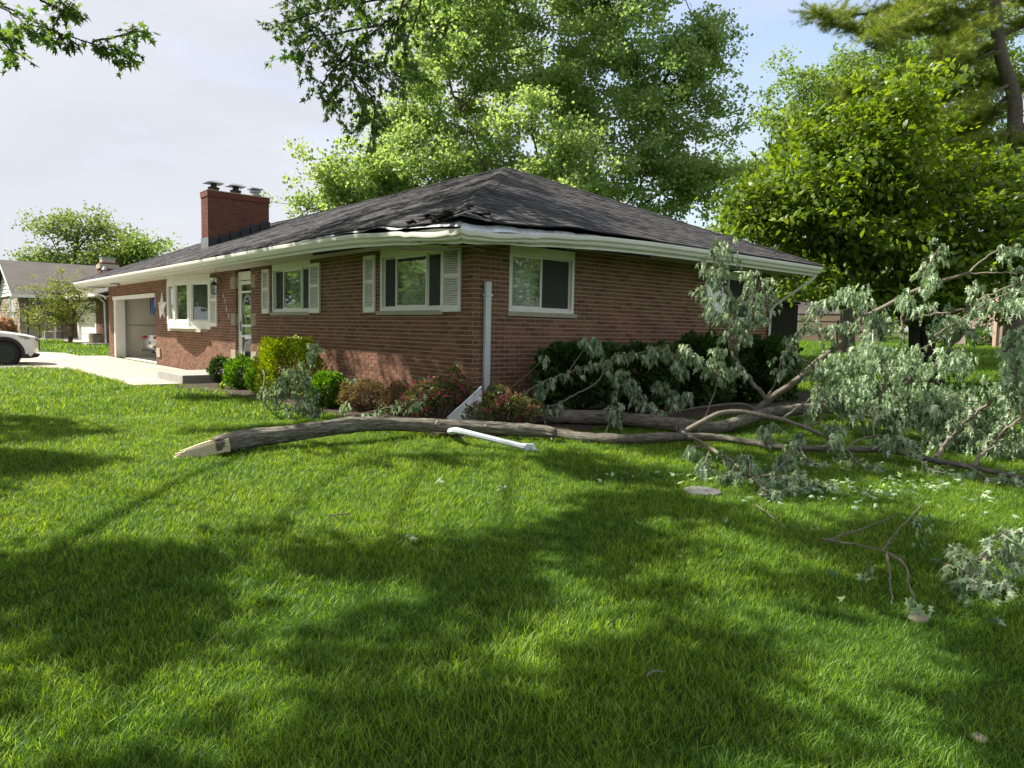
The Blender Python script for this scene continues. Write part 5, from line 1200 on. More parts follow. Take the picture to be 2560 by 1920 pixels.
# broken downspout on the grass
e = MB(); pts = [G(1130, 1082, .04), G(1128, 1078, .13), G(1140, 1076, .17), G(1160, 1080, .16), G(1200, 1090, .12), G(1310, 1117, .06), G(1330, 1118, .05), G(1336, 1127, .02)]
pt_ = [pts[0], pts[1], pts[2]] + [pts[3] + (pts[5] - pts[3]) * t_ for t_ in (0, .33, .66, 1)] + [pts[6]]
sp_ = MB(); n = 16
sp_.tube(pt_, [.052, .05, .048, .044, .042, .042, .042, .045], 8, cap=False, flat=.8); so_ = sp_.build('broken_downspout', m_alum, smooth=35); tag(so_, 'white aluminium downspout elbow and pipe lying on the grass before the limb', 'downspout')
e = MB(); q = pts[0]; e.tube([pts[0] + [0, 0, .005], pts[0] + (pts[1] - pts[0]) * .2], [.047, .047], 10); e.build('dark_mouth', m_dark, so_)
e = MB(); e.tube([pt_[-2], pt_[-1], pts[7] - [0, 0, .01]], [.05, .055, .04], 4); e.build('crushed_end', m_alum, so_)
# bent white panel leaning at the foot of the corner
pa = [P(1203, 968, 9.75), P(1118, 1046, 9.35), P(1142, 1068, 9.3), P(1212, 1068, 9.35)]; e = MB(); nrm = np.cross(pa[1] - pa[0], pa[2] - pa[0]); nrm /= np.linalg.norm(nrm)
if nrm @ (CAM - pa[0]) < 0: nrm = -nrm
e.add(pa + [q - nrm * .012 for q in pa], [(0, 1, 2, 3), (7, 6, 5, 4), (0, 4, 5, 1), (1, 5, 6, 2), (2, 6, 7, 3), (3, 7, 4, 0)]); po_ = e.build('torn_soffit_panel', mat('scuffed white sheet', (.58, .59, .60), .45, .18, 9, metal=.3)); tag(po_, 'torn white metal soffit panel leaning by the standing downspout', 'panel')
e = MB(); e.tube([pa[0] + nrm * .012, pa[1] + nrm * .012], .012, 5); e.tube([(pa[1] + pa[2]) / 2 + nrm * .006, pa[0] * .35 + pa[3] * .65 + nrm * .006], .004, 4); e.tube([pa[2] * .4 + pa[3] * .6 + nrm * .006, pa[0] * .8 + pa[3] * .2 + nrm * .006], .004, 4); e.build('folded_rib', m_alum, po_)

# ================================================================ SHRUBS
def shrub(name, lab, c, r_, n, size, m, kind='quad', stems=40, group=None, up=.3, rough=.16, cat='shrub', boxy=0., inner=m_bark_d, twist=1.):
    c = np.asarray(c, float); r_ = np.asarray(r_, float); base = np.array([c[0], c[1], float(gz(c[0], c[1])) + .02])
    t_ = thing(name, lab, cat, base, 0, group); d = unit(n)
    if boxy: d = np.sign(d) * np.abs(d) ** (1 - boxy); d /= np.maximum(np.abs(d).max(1, keepdims=True), np.linalg.norm(d, axis=1, keepdims=True) * (1 - boxy * .55))
    ph = rng.uniform(0, 6, 6)
    lob = 1 + rough * (np.sin(d[:, 0] * 7 + ph[0]) * np.sin(d[:, 1] * 6 + ph[1]) + .7 * np.sin(d[:, 2] * 8 + ph[2] + d[:, 0] * 5) + .5 * np.sin(d[:, 0] * 17 + ph[3]) * np.sin(d[:, 1] * 15 + d[:, 2] * 13))
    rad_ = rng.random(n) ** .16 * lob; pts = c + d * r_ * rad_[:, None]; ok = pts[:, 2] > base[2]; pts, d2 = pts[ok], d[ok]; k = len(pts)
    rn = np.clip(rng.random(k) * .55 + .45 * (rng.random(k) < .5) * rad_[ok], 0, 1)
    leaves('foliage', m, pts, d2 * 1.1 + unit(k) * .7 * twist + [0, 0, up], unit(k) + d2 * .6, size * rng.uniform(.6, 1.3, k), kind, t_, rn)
    e = MB()
    for _ in range(stems):
        q = c + unit(1)[0] * r_ * random.uniform(.5, .92); q[2] = max(q[2], base[2] + .05); e.tube([base + unit(1)[0] * [.06, .06, 0], (base + q) / 2 + unit(1)[0] * .06, q], [.012, .008, .003], 4, cap=False)
    e.build('stems', inner, t_); return t_
def spx(px, pytop, pybot, x=None, y=None):
    """centre and half height of a shrub on plane y (or x)"""
    a = PL(px, pytop, 1 if y is not None else 0, y if y is not None else x); b_ = PL(px, pybot, 1 if y is not None else 0, y if y is not None else x); return (a + b_) / 2, (a[2] - b_[2]) / 2
def sh_(name, lab, px0, px1, pt, pb, yy, n, size, m, dpt=1., **k):
    c, hz = spx((px0 + px1) / 2, pt, pb, y=yy); w = (px1 - px0) / 2 * depth(c) / FPX
    return shrub(name, lab, c, (w * 1.0, w * dpt, max(hz, .15)), n, size, m, **k)
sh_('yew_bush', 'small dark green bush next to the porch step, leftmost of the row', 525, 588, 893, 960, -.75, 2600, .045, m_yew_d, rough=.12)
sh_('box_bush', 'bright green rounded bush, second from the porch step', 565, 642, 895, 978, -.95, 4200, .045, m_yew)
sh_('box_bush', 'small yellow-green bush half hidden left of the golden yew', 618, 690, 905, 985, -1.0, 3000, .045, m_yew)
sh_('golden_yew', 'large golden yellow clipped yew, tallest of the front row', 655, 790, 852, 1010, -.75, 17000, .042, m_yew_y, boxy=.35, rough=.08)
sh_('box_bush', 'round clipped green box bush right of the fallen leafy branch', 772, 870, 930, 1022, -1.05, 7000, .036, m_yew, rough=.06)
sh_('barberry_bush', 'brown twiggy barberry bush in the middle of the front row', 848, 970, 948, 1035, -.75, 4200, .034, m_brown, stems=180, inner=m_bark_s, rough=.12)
sh_('barberry_bush', 'smaller brown twiggy bush beside the pink-flowered shrub', 955, 1040, 960, 1035, -.6, 2200, .034, m_brown, stems=110, inner=m_bark_s)
def flowering(lab, blobs, n, nf):
    c0 = blobs[0][0]; t_ = thing('weigela_shrub', lab, 'shrub', (c0[0], c0[1], float(gz(c0[0], c0[1])))); p, d, _ = blobs_points(blobs, n, .4); p[:, 2] = np.maximum(p[:, 2], gz(p[:, 0], p[:, 1]) + .03)
    leaves('foliage', m_wei, p, unit(n) + d * .5, unit(n), .05 * rng.uniform(.6, 1.3, n), 'oval', t_)
    q, d2, _ = blobs_points(blobs, nf, .25); q = np.repeat(q, 9, 0) + rng.normal(size=(nf * 9, 3)) * .022; leaves('blossoms', m_pink, q, unit(len(q)), unit(len(q)), .034, 'oval', t_)
    e = MB()
    for i in range(90): w = p[random.randrange(n)]; b_ = np.array([w[0] * .6 + c0[0] * .4, w[1] * .6 + c0[1] * .4, float(gz(w[0], w[1]))]); e.tube([b_, (b_ + w) / 2 + unit(1)[0] * .05, w], [.007, .005, .002], 3, cap=False)
    e.build('stems', m_bark_s, t_)
flowering('dark-leaved shrub with magenta blossoms left of the standing downspout', [pxblob(1080, 985, 9.9, 70, 45), pxblob(1130, 975, 9.8, 55, 40), pxblob(1040, 1010, 9.7, 50, 35), pxblob(1165, 1000, 9.8, 35, 40), pxblob(1135, 935, 10, 20, 30)], 3800, 150)
flowering('dark-leaved shrub with a few pink flowers right of the standing downspout', [pxblob(1250, 1010, 9.7, 60, 40), pxblob(1300, 1020, 9.7, 60, 35), pxblob(1200, 1035, 9.3, 45, 28), pxblob(1240, 985, 9.8, 30, 25)], 3000, 45)
def shs(name, lab, px0, px1, pt, pb, xx, n, size, m, dpt=.6, **k):
    c, hz = spx((px0 + px1) / 2, pt, pb, x=xx); w = (px1 - px0) / 2 * depth(c) / FPX
    return shrub(name, lab, c, (w * dpt, w * 1.1, hz), n, size, m, **k)
shs('dark_shrub', 'dark green feathery shrub under the side window', 1345, 1560, 866, 1000, .8, 9000, .07, m_yew_d, rough=.14, boxy=.3)
shs('dark_shrub', 'low dark green shrub in the middle of the side wall', 1530, 1700, 868, 1000, .8, 7000, .07, m_yew_d, rough=.12, boxy=.3, dpt=.55)
shs('dark_shrub', 'tall dark shrub below the far side window', 1670, 1840, 848, 1010, .85, 8000, .08, m_yew_d, rough=.14, boxy=.3, dpt=.5)
shs('dark_shrub', 'dark shrub at the far back corner of the house', 1820, 2010, 856, 1010, .9, 9000, .09, m_yew_d, rough=.16, boxy=.2, dpt=.5)
# little yellow-leaved plant
c = G(553, 972, .02); t_ = thing('variegated_plant', 'small spiky yellow-green plant at the foot of the leftmost bush', 'plant', c)
n = 26; a_ = rng.uniform(0, 6.28, n); ax = np.stack([np.cos(a_), np.sin(a_), rng.uniform(.3, 1.2, n)], 1); leaves('foliage', m_yew_y, np.tile(c, (n, 1)) + unit(n) * .03, ax, unit(n) * .3 + [0, 0, 1], .16, 'oval', t_, widen=.5)
# backyard bits
shrub('red_tipped_bush', 'small bush with orange-red new leaves beyond the back fence', P(2485, 792, 40), (.55, .55, .55), 700, .16, m_redleaf, rough=.1)
shrub('fence_bush', 'small green bush beside the fence post at right', P(2455, 845, 36), (.6, .6, .5), 900, .14, m_yew, rough=.1)
c = G(15, 880, .1); c = P(4, 835, 32.); shrub('ornamental_grass', 'tan dry ornamental grass tuft by the neighbour stone wall', (c[0], c[1], .75), (.45, .45, .55), 500, .3, m_tan, rough=.1, cat='plant', up=1.5)

# ================================================================ BACKYARD STRUCTURES
fz = P(2400, 840, 38.)
fy = fz[1]
fence = thing('back_fence', 'dark post and rail fence across the far end of the lawn', 'fence', (fz[0], fz[1], float(gz(fz[0], fz[1]))))
pA = P(1990, 803, 39.); pB = P(2760, 815, 37.)
for z_ in (0, -.55):
    e = MB(); e.tube([pA + [0, 0, z_], pB + [0, 0, z_]], .035 if z_ == 0 else .02, 5); e.build('rail', m_black, fence)
for t_ in np.linspace(0, 1, 8):
    q = pA + (pB - pA) * t_; e = MB(); e.tube([[q[0], q[1], float(gz(q[0], q[1])) - .1], [q[0], q[1], q[2] + .1]], .05, 8); e.build('post', m_black, fence)
m_tanw = mat('tan wall', (.36, .25, .19), .9, .08, .8, bmp=.1)
m_brn = mat('brown siding', (.20, .155, .13), .85, .12, 3, sc=(2, 2, .3))
a = P(1965, 850, 44.); b_ = P(2192, 862, 42.); e = MB(); dv = b_ - a; dv[2] = 0; nv = np.array([-dv[1], dv[0], 0]); nv /= np.linalg.norm(nv)
def blk(a, b, depth_, z0, z1):
    dv = np.array(b) - np.array(a); dv[2] = 0; nv = np.array([-dv[1], dv[0], 0]); nv /= np.linalg.norm(nv)
    if nv @ FW < 0: nv = -nv
    q = [np.array([a[0], a[1], 0]), np.array([b[0], b[1], 0]), np.array([b[0], b[1], 0]) + nv * depth_, np.array([a[0], a[1], 0]) + nv * depth_]
    return [(*c[:2], z0) for c in q] + [(*c[:2], z1) for c in q]
FB = [(0, 1, 2, 3), (7, 6, 5, 4), (0, 4, 5, 1), (1, 5, 6, 2), (2, 6, 7, 3), (3, 7, 4, 0)]
tz = P(2100, 790, 43.)[2]
sh2 = thing('tan_outbuilding', 'low tan outbuilding with grey roof behind the back fence', 'building', (a[0], a[1], float(gz(a[0], a[1]))))
e = MB(); e.add(blk(a, b_, 5, gz(a[0], a[1]) - .3, tz), FB); e.build('wall', m_tanw, sh2)
e = MB(); v = blk(a - dv * .03, b_ + dv * .03, 5.5, tz + .01, tz + .12); e.add(v, FB); m1 = (np.array(v[4]) + np.array(v[7])) / 2 + [0, 0, .9]; m2 = (np.array(v[5]) + np.array(v[6])) / 2 + [0, 0, .9]
e.add([v[4], v[5], v[6], v[7], m1, m2], [(0, 1, 5, 4), (2, 3, 4, 5), (0, 4, 3), (1, 2, 5)]); e.build('roof', m_nshingle, sh2)
for px in (1988, 2182):
    q0 = P(px, 850, 41.8); q1 = P(px + 7, 850, 41.8); e = MB(); e.add(blk(q0, q1, .1, gz(q0[0], q0[1]), tz - .02), FB); e.build('corner_board', m_white2, sh2)
# dark shed wall just past the house corner
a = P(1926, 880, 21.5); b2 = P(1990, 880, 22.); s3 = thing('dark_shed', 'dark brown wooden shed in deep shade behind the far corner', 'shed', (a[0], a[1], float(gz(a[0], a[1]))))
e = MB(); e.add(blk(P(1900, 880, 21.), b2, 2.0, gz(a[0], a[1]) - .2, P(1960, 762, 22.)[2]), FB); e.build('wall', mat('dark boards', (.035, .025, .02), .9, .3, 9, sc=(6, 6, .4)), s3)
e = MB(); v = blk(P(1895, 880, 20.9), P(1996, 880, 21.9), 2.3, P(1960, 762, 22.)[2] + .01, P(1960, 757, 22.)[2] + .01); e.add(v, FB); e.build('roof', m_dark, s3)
# brown house right
a = P(2512, 862, 34.); b2 = P(2800, 862, 33.); tz = P(2530, 738, 34.)[2]
h3 = thing('brown_house', 'brown sided house with pale corner post at the right edge behind the crown', 'house', (a[0], a[1], float(gz(a[0], a[1]))))
e = MB(); e.add(blk(a, b2, 7, gz(a[0], a[1]) - .3, tz), FB); e.build('wall', m_brn, h3)
dv = b2 - a; dv[2] = 0
e = MB(); v = blk(a - dv * .08, b2 + dv * .05, 7.4, tz + .01, tz + .15); e.add(v, FB); m1 = (np.array(v[4]) + np.array(v[7])) / 2 + [0, 0, 1.5]; m2 = (np.array(v[5]) + np.array(v[6])) / 2 + [0, 0, 1.5]; e.add([v[4], v[5], v[6], v[7], m1, m2], [(0, 1, 5, 4), (2, 3, 4, 5), (0, 4, 3), (1, 2, 5)]); e.build('roof', m_nshingle, h3)
for px, w in ((2489, 8), (2514, 11)):
    q0 = P(px, 858, 33.8); q1 = P(px + w, 858, 33.8); e = MB(); e.add(blk(q0, q1, .25, gz(q0[0], q0[1]) - .1, tz), FB); e.build('porch_post', m_tanw, h3)

# ================================================================ NEIGHBOUR HOUSE
nb = thing('neighbour_house', 'neighbour single-storey stone and brick house with white gable and grey roof', 'house', (-42, .0, .25))
GY, GX0, GX1, EZ, RZ2 = -.5, -51.5, -41.8, 3.02, 5.0
TN = lambda a, d, z: (a, GY - d, z); TNs = lambda a, d, z: (GX1 + d, a, z)
RX = (GX0 + GX1) / 2 
ax_ = PL(18, 655, 1, GY); RX, RZ2 = ax_[0], ax_[2]; GX0 = 2 * RX - GX1
m_rub = piece_mat('rubble stone', [(0, (.26, .20, .15)), (.5, (.40, .33, .25)), (1, (.52, .45, .36))], .9, .3, 30, .6, .02)
def stonewall(a0, a1, z0, z1, holes, T, par):
    w = MB(); [w.box(r_[0], r_[1], -.2, 0, r_[2], r_[3], T=T) for r_ in subdiv_rects(a0, a1, z0, z1, holes)]; wo = w.build('wall', m_mortar, par)
    e = MB(); z = z0
    while z < z1 - .02:
        h = min(random.choice((.10, .14, .19)), z1 - z); x = a0
        while x < a1:
            l = min(random.uniform(.25, .7), a1 - x)
            if not any(h_[0] - .02 < x + l / 2 < h_[1] + .02 and h_[2] < z + h / 2 < h_[3] for h_ in holes): e.cur = random.random(); e.box(x, x + l - .015, 0, random.uniform(.01, .05), z, z + h - .015, T=T)
            x += l
        z += h
    e.build('stonework', m_rub, wo, kind='stuff'); return wo
stonewall(GX0, GX1, .1, EZ - .1, [(-46.0, -44.3, .95, 2.9)], TN, nb)
stonewall(GY, 2.0, .1, EZ - .1, [], TNs, nb)
wn = PL(30, 780, 1, GY)[0]
e = MB(); framebox(e, -46., -44.3, .95, 2.9, .10, -.05, .03, TN); nw = e.build('window', m_white2, nb)
e = MB(); e.box(-45.9, -44.4, -.1, -.02, 1.05, 2.8, T=TN); e.build('pane', mat('pale curtain', (.45, .50, .56), .4, .2, 4), nw)
# gable siding boards
nbrd = 9
for i in range(nbrd):
    z0 = EZ - .12 + i * (RZ2 - EZ + .12) / nbrd; z1 = z0 + (RZ2 - EZ + .12) / nbrd - .02; f = lambda z: (RZ2 - z) / (RZ2 - EZ + .12)
    xr0, xr1 = (GX1 + .25 - RX) * f(z0), (GX1 + .25 - RX) * max(0, f(z1)); e = MB()
    e.add([(RX - xr0, GY - .10, z0), (RX + xr0, GY - .10, z0), (RX + xr1, GY - .06, z1), (RX - xr1, GY - .06, z1), (RX - xr0, GY + .05, z0), (RX + xr0, GY + .05, z0), (RX + xr1, GY + .05, z1), (RX - xr1, GY + .05, z1)], FB); e.build('siding_board', m_white, nb)
YB = 16.
e = MB()
for sx in (-1, 1):
    xe = RX + sx * (GX1 - RX + .55); e.add([(RX, GY - .45, RZ2 + .12), (xe, GY - .45, EZ - .16), (xe, YB, EZ - .16), (RX, YB, RZ2 + .12), (RX, GY - .45, RZ2), (xe, GY - .45, EZ - .26), (xe, YB, EZ - .26), (RX, YB, RZ2)], FB)
e.build('roof', m_nshingle, nb)
e = MB(); xe = GX1 + .55; e.box(xe, xe + .1, GY - .45, 1.2, EZ - .30, EZ - .14)
for sx in (-1, 1):
    xe = RX + sx * (GX1 - RX + .55); e.add([(RX, GY - .48, RZ2 + .10), (xe, GY - .48, EZ - .18), (xe, GY - .48, EZ - .34), (RX, GY - .48, RZ2 - .06), (RX, GY - .44, RZ2 + .10), (xe, GY - .44, EZ - .18), (xe, GY - .44, EZ - .34), (RX, GY - .44, RZ2 - .06)], FB)
e.build('rake_trim', m_white, nb)
# garage wing
GW = 2.0; TG = lambda a, d, z: (a, GW - d, z)
dx0, dx1 = -39.4, -34.9
gw = make_wall('garage_wall', -41.8, -31.9, .15, 2.75, [(dx0 - .3, dx1 + .1, .1, 2.5)], TG, nb)
make_wall('garage_wall', GW, 9, .15, 2.75, [], lambda a, d, z: (-31.9 + d, a, z), nb)
e = MB(); framebox(e, dx0 - .3, dx1 + .1, .05, 2.5, .3, -.1, .02, TG); e.build('door_trim', m_white2, nb)
for i in range(4):
    e = MB(); e.box(dx0, dx1, -.14, -.1, .22 + i * .52, .22 + i * .52 + .505, T=TG); e.build('door_panel', m_white2, nb)
e = MB(); e.box(-41.8, -39.7, -.01, .02, .1, .5, T=TG); e.build('foundation', m_found, nb)
e = MB(); e.add([(-41.3, GW - .6, 2.80), (-31.4, GW - .6, 2.80), (-31.4, 7, 4.5), (-44, 7, 4.5), (-41.3, GW - .6, 2.7), (-31.4, GW - .6, 2.7), (-31.4, 7, 4.4), (-44, 7, 4.4)], FB); e.add([(-31.4, 7, 4.5), (-44, 7, 4.5), (-44, 13, 2.6), (-31.4, 13, 2.6)], [(0, 1, 2, 3)]); e.build('roof', m_nshingle, nb)
e = MB(); e.box(-41.3, -31.4, GW - .72, GW - .6, 2.66, 2.82); e.box(-41.3, -31.5, GW - .6, GW, 2.66, 2.70); e.build('gutter', m_white, nb)
spout([(-32.6, GW - .6, 2.7), (-32.4, GW - .3, 2.6), (-32.25, GW - .12, 2.4), (-32.2, GW - .1, .3)], 'downspout', m_alum, nb, .07)
# porch: iron posts, deck, rail
e = MB(); e.box(-41.7, -39.6, -.3, 1.9, .15, .38); e.build('porch_deck', m_conc2, nb); e = MB(); e.box(-41.8, -39.5, .2, 1.9, .38, .42); e.build('porch_slab', m_white, nb)
for xx, yy in ((-41.4, -.2), (-40.3, .2), (-39.6, 1.2)):
    e = MB(); e.tube([(xx, yy, .4), (xx, yy, 2.8)], .03, 5); e.tube([(xx + .2, yy, .4), (xx + .2, yy, 2.8)], .02, 5); e.build('porch_post', m_black, nb)
# chimney
q = PL(271, 660, 0, -40.5); e = MB(); e.box(-41.2, -40.3, q[1] - .45, q[1] + .45, 3.6, 4.95); nc = e.build('chimney', m_brick2, nb)
e = MB(); e.box(-41.26, -40.24, q[1] - .51, q[1] + .51, 4.6, 4.85); e.box(-41.1, -40.4, q[1] - .35, q[1] + .35, 4.85, 5.2); e.build('chimney_crown', m_sill, nc); e = MB(); e.box(-41.12, -40.38, q[1] - .37, q[1] + .37, 5.2, 5.27); e.build('cap', m_galv, nc)
q = PL(261, 674, 1, 2.6); e = MB(); e.tube([(q[0], q[1], q[2] - .6), (q[0], q[1], q[2])], .08, 8); e.lathe([(.14, 0), (.02, .16)], (q[0], q[1], q[2]), 10); e.build('roof_vent', m_galv, nb)
# neighbour driveway, planter, chair
nd = bpy.data.objects.new('neighbour_driveway', None); COL.objects.link(nd); nd['kind'] = 'structure'
e = MB(); z = float(gz(-36, 1)) + .03; e.box(-41, -31.5, .9, 1.98, z - .2, z); e.build('concrete_slab', m_conc, nd)
q = G(243, 858, 0); z = q[2]; e = MB(); e.box(q[0] - .55, q[0] + .45, q[1] - .3, q[1] + .2, z, z + .45); pl_ = e.build('planter', m_stone, bevel=.03); tag(pl_, 'grey stone planter box by the neighbour garage door', 'planter'); e = MB(); e.box(q[0] - .5, q[0] + .4, q[1] - .25, q[1] + .15, z + .451, z + .50); e.build('soil', m_brick2, pl_)
cx_, cy_ = -40.5, .7; ch2 = thing('porch_chair', 'white porch chair behind the small tree', 'chair', (cx_, cy_, .42))
e = MB(); e.box(cx_ - .3, cx_ + .3, cy_ - .3, cy_ + .3, .8, .85); e.build('seat', m_white2, ch2); e = MB(); e.box(cx_ - .3, cx_ + .3, cy_ + .27, cy_ + .32, .85, 1.5); e.build('backrest', m_white2, ch2)
for sx in (-1, 1):
    for sy in (-1, 1): e = MB(); e.tube([(cx_ + sx * .27, cy_ + sy * .27, .42), (cx_ + sx * .27, cy_ + sy * .27, .8)], .025, 5); e.build('leg', m_white2, ch2)

# ================================================================ CARS
def wheel(par, x, y, z, r_, side):
    """axis along x"""
    e = MB(); w = .23 * side
    e.lathe([(r_ * .70, 0), (r_ * .96, -.004 * side), (r_, -.03 * side), (r_, -w + .03 * side), (r_ * .95, -w), (r_ * .5, -w)], (x, y, z), 36, 'x'); t_ = e.build('wheel', m_tyre, par, smooth=50)
    e = MB(); e.lathe([(r_ * .70, .002 * side), (r_ * .66, -.05 * side), (r_ * .60, -.10 * side), (.02, -.10 * side)], (x, y, z), 36, 'x')
    for k in range(10):
        a = k * math.pi / 5 + (.10 if k % 2 else -.10); p0 = np.array([x - .03 * side, y + .06 * math.cos(a), z + .06 * math.sin(a)]); p1 = np.array([x - .012 * side, y + r_ * .67 * math.cos(a), z + r_ * .67 * math.sin(a)]); e.tube([p0, p1], [.022, .016], 4)
    e.lathe([(.075, -.02 * side), (.07, -.006 * side), (.02, -.002 * side)], (x, y, z), 16, 'x'); e.build('rim', m_rim, t_, smooth=40)
    e = MB()
    for k in range(5): a = k * 1.2566; e.lathe([(.012, -.01 * side), (.010, .0)], (x + .002 * side, y + .05 * math.cos(a), z + .05 * math.sin(a)), 6, 'x')
    e.build('lug_nuts', m_chrome, t_)
def car_body(prof, wid, nose_y, tail_y, z0, x0, par, name='body', m=m_car, rnd=.22, topr=.06):
    e = MB(); n = len(prof); us = [-1, -.97, -.88, -.6, 0, .6, .88, .97, 1]; vs = []
    for u in us:
        for (y, z, tp) in prof:
            yy = y; pull = rnd * abs(u) ** 3.2 * wid / 2
            if y > nose_y - .35: yy = y - pull * (1 - (nose_y - y) / .35 * .7)
            if y < tail_y + .35: yy = y + pull * (1 - (y - tail_y) / .35 * .7)
            zz = z - topr * abs(u) ** 6 * tp; inset = .035 * (abs(u) > .99)
            xx = u * wid / 2 * (1 - .05 * tp * (abs(u) > .9)) * (1 - .03 * (z < z0 + .35))
            vs.append((x0 + xx, yy, zz))
    fs = [(i * n + k, i * n + (k + 1) % n, (i + 1) * n + (k + 1) % n, (i + 1) * n + k) for i in range(len(us) - 1) for k in range(n)] + [tuple(range(n))[::-1], tuple((len(us) - 1) * n + k for k in range(n))]
    e.add(vs, fs); return e.build(name, m, par, smooth=42)
def arch(yc, zc, r_, z0, n=10, rev=False):
    a0 = math.asin(min(1, (zc - z0) / r_)); an = np.linspace(math.pi + a0, -a0, n); o = [(yc + r_ * math.cos(a), zc + r_ * math.sin(a), 0) for a in an]
    return o   # from rear (-y) to front
def make_car(name, label, xs, ywf, g, wid=1.86, side=1, dirn=1, kind='suv'):
    """near side plane at x=xs; front wheel at y=ywf; nose toward +y*dirn"""
    xc = xs - wid / 2; t_ = thing(name, label, 'car', (xc, ywf - 1.3 * dirn, g)); D_ = lambda y: ywf + dirn * y
    wr = .365 if kind == 'suv' else .32; zc = g + wr; ar = wr + .055; z0 = g + .22; wb = 2.87 if kind == 'suv' else 2.65
    f = []
    f += [(-wb - .78, g + .30, 0)] if kind == 'suv' else [(-wb - .95, g + .26, 0)]
    f += arch(-wb, zc, ar, z0 + .02); f += arch(0, zc, ar, z0 + .02); tail = -wb - (.86 if kind == 'suv' else 1.02)
    hz = .0 if kind == 'suv' else -.13
    f += [(.62, g + .24, 0), (.80, g + .30, 0), (.905, g + .42, .2), (.93, g + .60, .4), (.92, g + .74 + hz, .6), (.89, g + .845 + hz, 1), (.82, g + .885 + hz, 1), (.55, g + .95 + hz, 1), (.1, g + 1.02 + hz, 1), (-.35, g + 1.06 + hz, 1)]
    f += [(-1.2, g + 1.04 + hz, 1), (-wb, g + 1.06 + hz, 1), (tail + .25, g + 1.04 + hz, 1), (tail + .03, g + .98 + hz, 1), (tail, g + .72, .5), (tail - .05, g + .62, .3), (tail - .03, g + .40, 0)]
    f = [(D_(y), z, tp) for y, z, tp in f]; ny, ty = (D_(.93), D_(tail)) if dirn > 0 else (D_(tail), D_(.93))
    body = car_body(f, wid, max(ny, ty), min(ny, ty), g, xc, t_)
    # greenhouse
    gh = [(-.40, g + 1.03 + hz), (-1.15, g + 1.52 + hz), (-1.6, g + 1.62 + hz), (-wb + .2, g + 1.60 + hz), (tail + .55, g + 1.46 + hz), (tail + .18, g + 1.03 + hz)] if kind == 'suv' else [(-.45, g + .92), (-1.25, g + 1.36), (-1.7, g + 1.42), (-2.3, g + 1.38), (-wb - .35, g + .95)]
    e = MB(); pr = [(D_(y), z) for y, z in gh]; n = len(pr); vs = []
    for u in (-1, 1):
        for y, z in pr: k = .78 if z > g + 1.2 + hz else .93; vs.append((xc + u * wid / 2 * k, y, z))
    e.add(vs, [tuple(range(n)), tuple(range(n, 2 * n))[::-1]] + [(i, (i + 1) % n, n + (i + 1) % n, n + i) for i in range(n)]); e.build('cabin', m_black_gl, t_, bevel=.03)
    e = MB(); e.box(xc - wid * .36, xc + wid * .36, D_(-1.2), D_(-wb + .1), g + 1.60 + hz, g + 1.645 + hz) if dirn > 0 else e.box(xc - wid * .36, xc + wid * .36, D_(-wb + .1), D_(-1.2), g + 1.60 + hz, g + 1.645 + hz); e.build('roof_panel', m_car, t_, bevel=.015) if kind == 'suv' else None
    for yy in (0, -wb):
        wheel(t_, xs - .012, D_(yy), zc, wr, 1); wheel(t_, xc - wid / 2 + .012, D_(yy), zc, wr, -1)
        for sx in ((1, -1) if kind == 'suv' else ()):
            e = MB(); xa = xc + sx * wid / 2; an = np.linspace(-.35, math.pi + .35, 22); vs = []
            for a in an:
                for rr, xx in ((ar - .01, .012), (ar + .075, .012), (ar + .085, -.03), (ar - .01, -.08)): vs.append((xa + sx * xx, D_(yy) + rr * math.cos(a), max(zc + rr * math.sin(a), g + .24)))
            e.add(vs, [(i * 4 + k, i * 4 + (k + 1) % 4, i * 4 + 4 + (k + 1) % 4, i * 4 + 4 + k) for i in range(21) for k in range(4)]); e.build('arch_cladding', m_black, t_, smooth=40)
        e = MB(); e.lathe([(ar - .005, -.03), (ar - .005, -wid + .03)], (xs, D_(yy), zc), 24, 'x'); e.build('wheel_well', m_dark, t_)
    return t_, xc, D_, g, wid
m_black_gl = mat('dark car glass', (.012, .014, .016), .06, .1, 4, coat=1)
cg = float(DZ) - .055
suv, xc, D_, g, wid = make_car('parked_car', 'white crossover car with black wheels parked on the driveway at left', -17.0, -3.83, cg, 1.88)
for sx in (1, -1):
    xa = xc + sx * wid / 2
    # front lower cladding and skirt
    e = MB(); P0 = [(.40, .24), (.62, .24), (.82, .27), (.90, .36), (.80, .385), (.45, .36)]; 
    T = lambda u, v, a: (xa + sx * a - sx * .19 * max(0, (u - .55) / .38) ** 2, D_(u), g + v); e.prism(P0, -.04, .012, T); e.build('bumper_cladding', m_black, suv, smooth=30)
    e = MB(); HL = [(.33, .895), (.60, .865), (.84, .80), (.86, .765), (.70, .765), (.52, .80)]
    e.prism(HL, -.03, .008, lambda u, v, a: (xa + sx * a - sx * .19 * max(0, (u - .50) / .40) ** 2.0 - sx * .03, D_(u), g + v)); hl = e.build('headlight', m_black_gl, suv, smooth=30)
    e = MB(); e.prism([(.60, .785), (.66, .785), (.66, .82), (.60, .82)], -.02, .012, lambda u, v, a: (xa + sx * a - sx * .19 * max(0, (u - .50) / .40) ** 2.0 - sx * .03, D_(u), g + v)); e.build('lens', m_chrome, hl)
    e = MB(); e.prism([(.60, .40), (.75, .62), (.765, .62), (.63, .40)], -.02, .006, lambda u, v, a: (xa + sx * a - sx * .19 * max(0, (u - .50) / .40) ** 2.0 - sx * .012, D_(u), g + v)); e.build('air_slot', m_black, suv)
    e = MB(); e.box(xa - .03, xa + .012, D_(-2.4), D_(-.46), g + .22, g + .36); e.build('sill_cladding', m_black, suv)
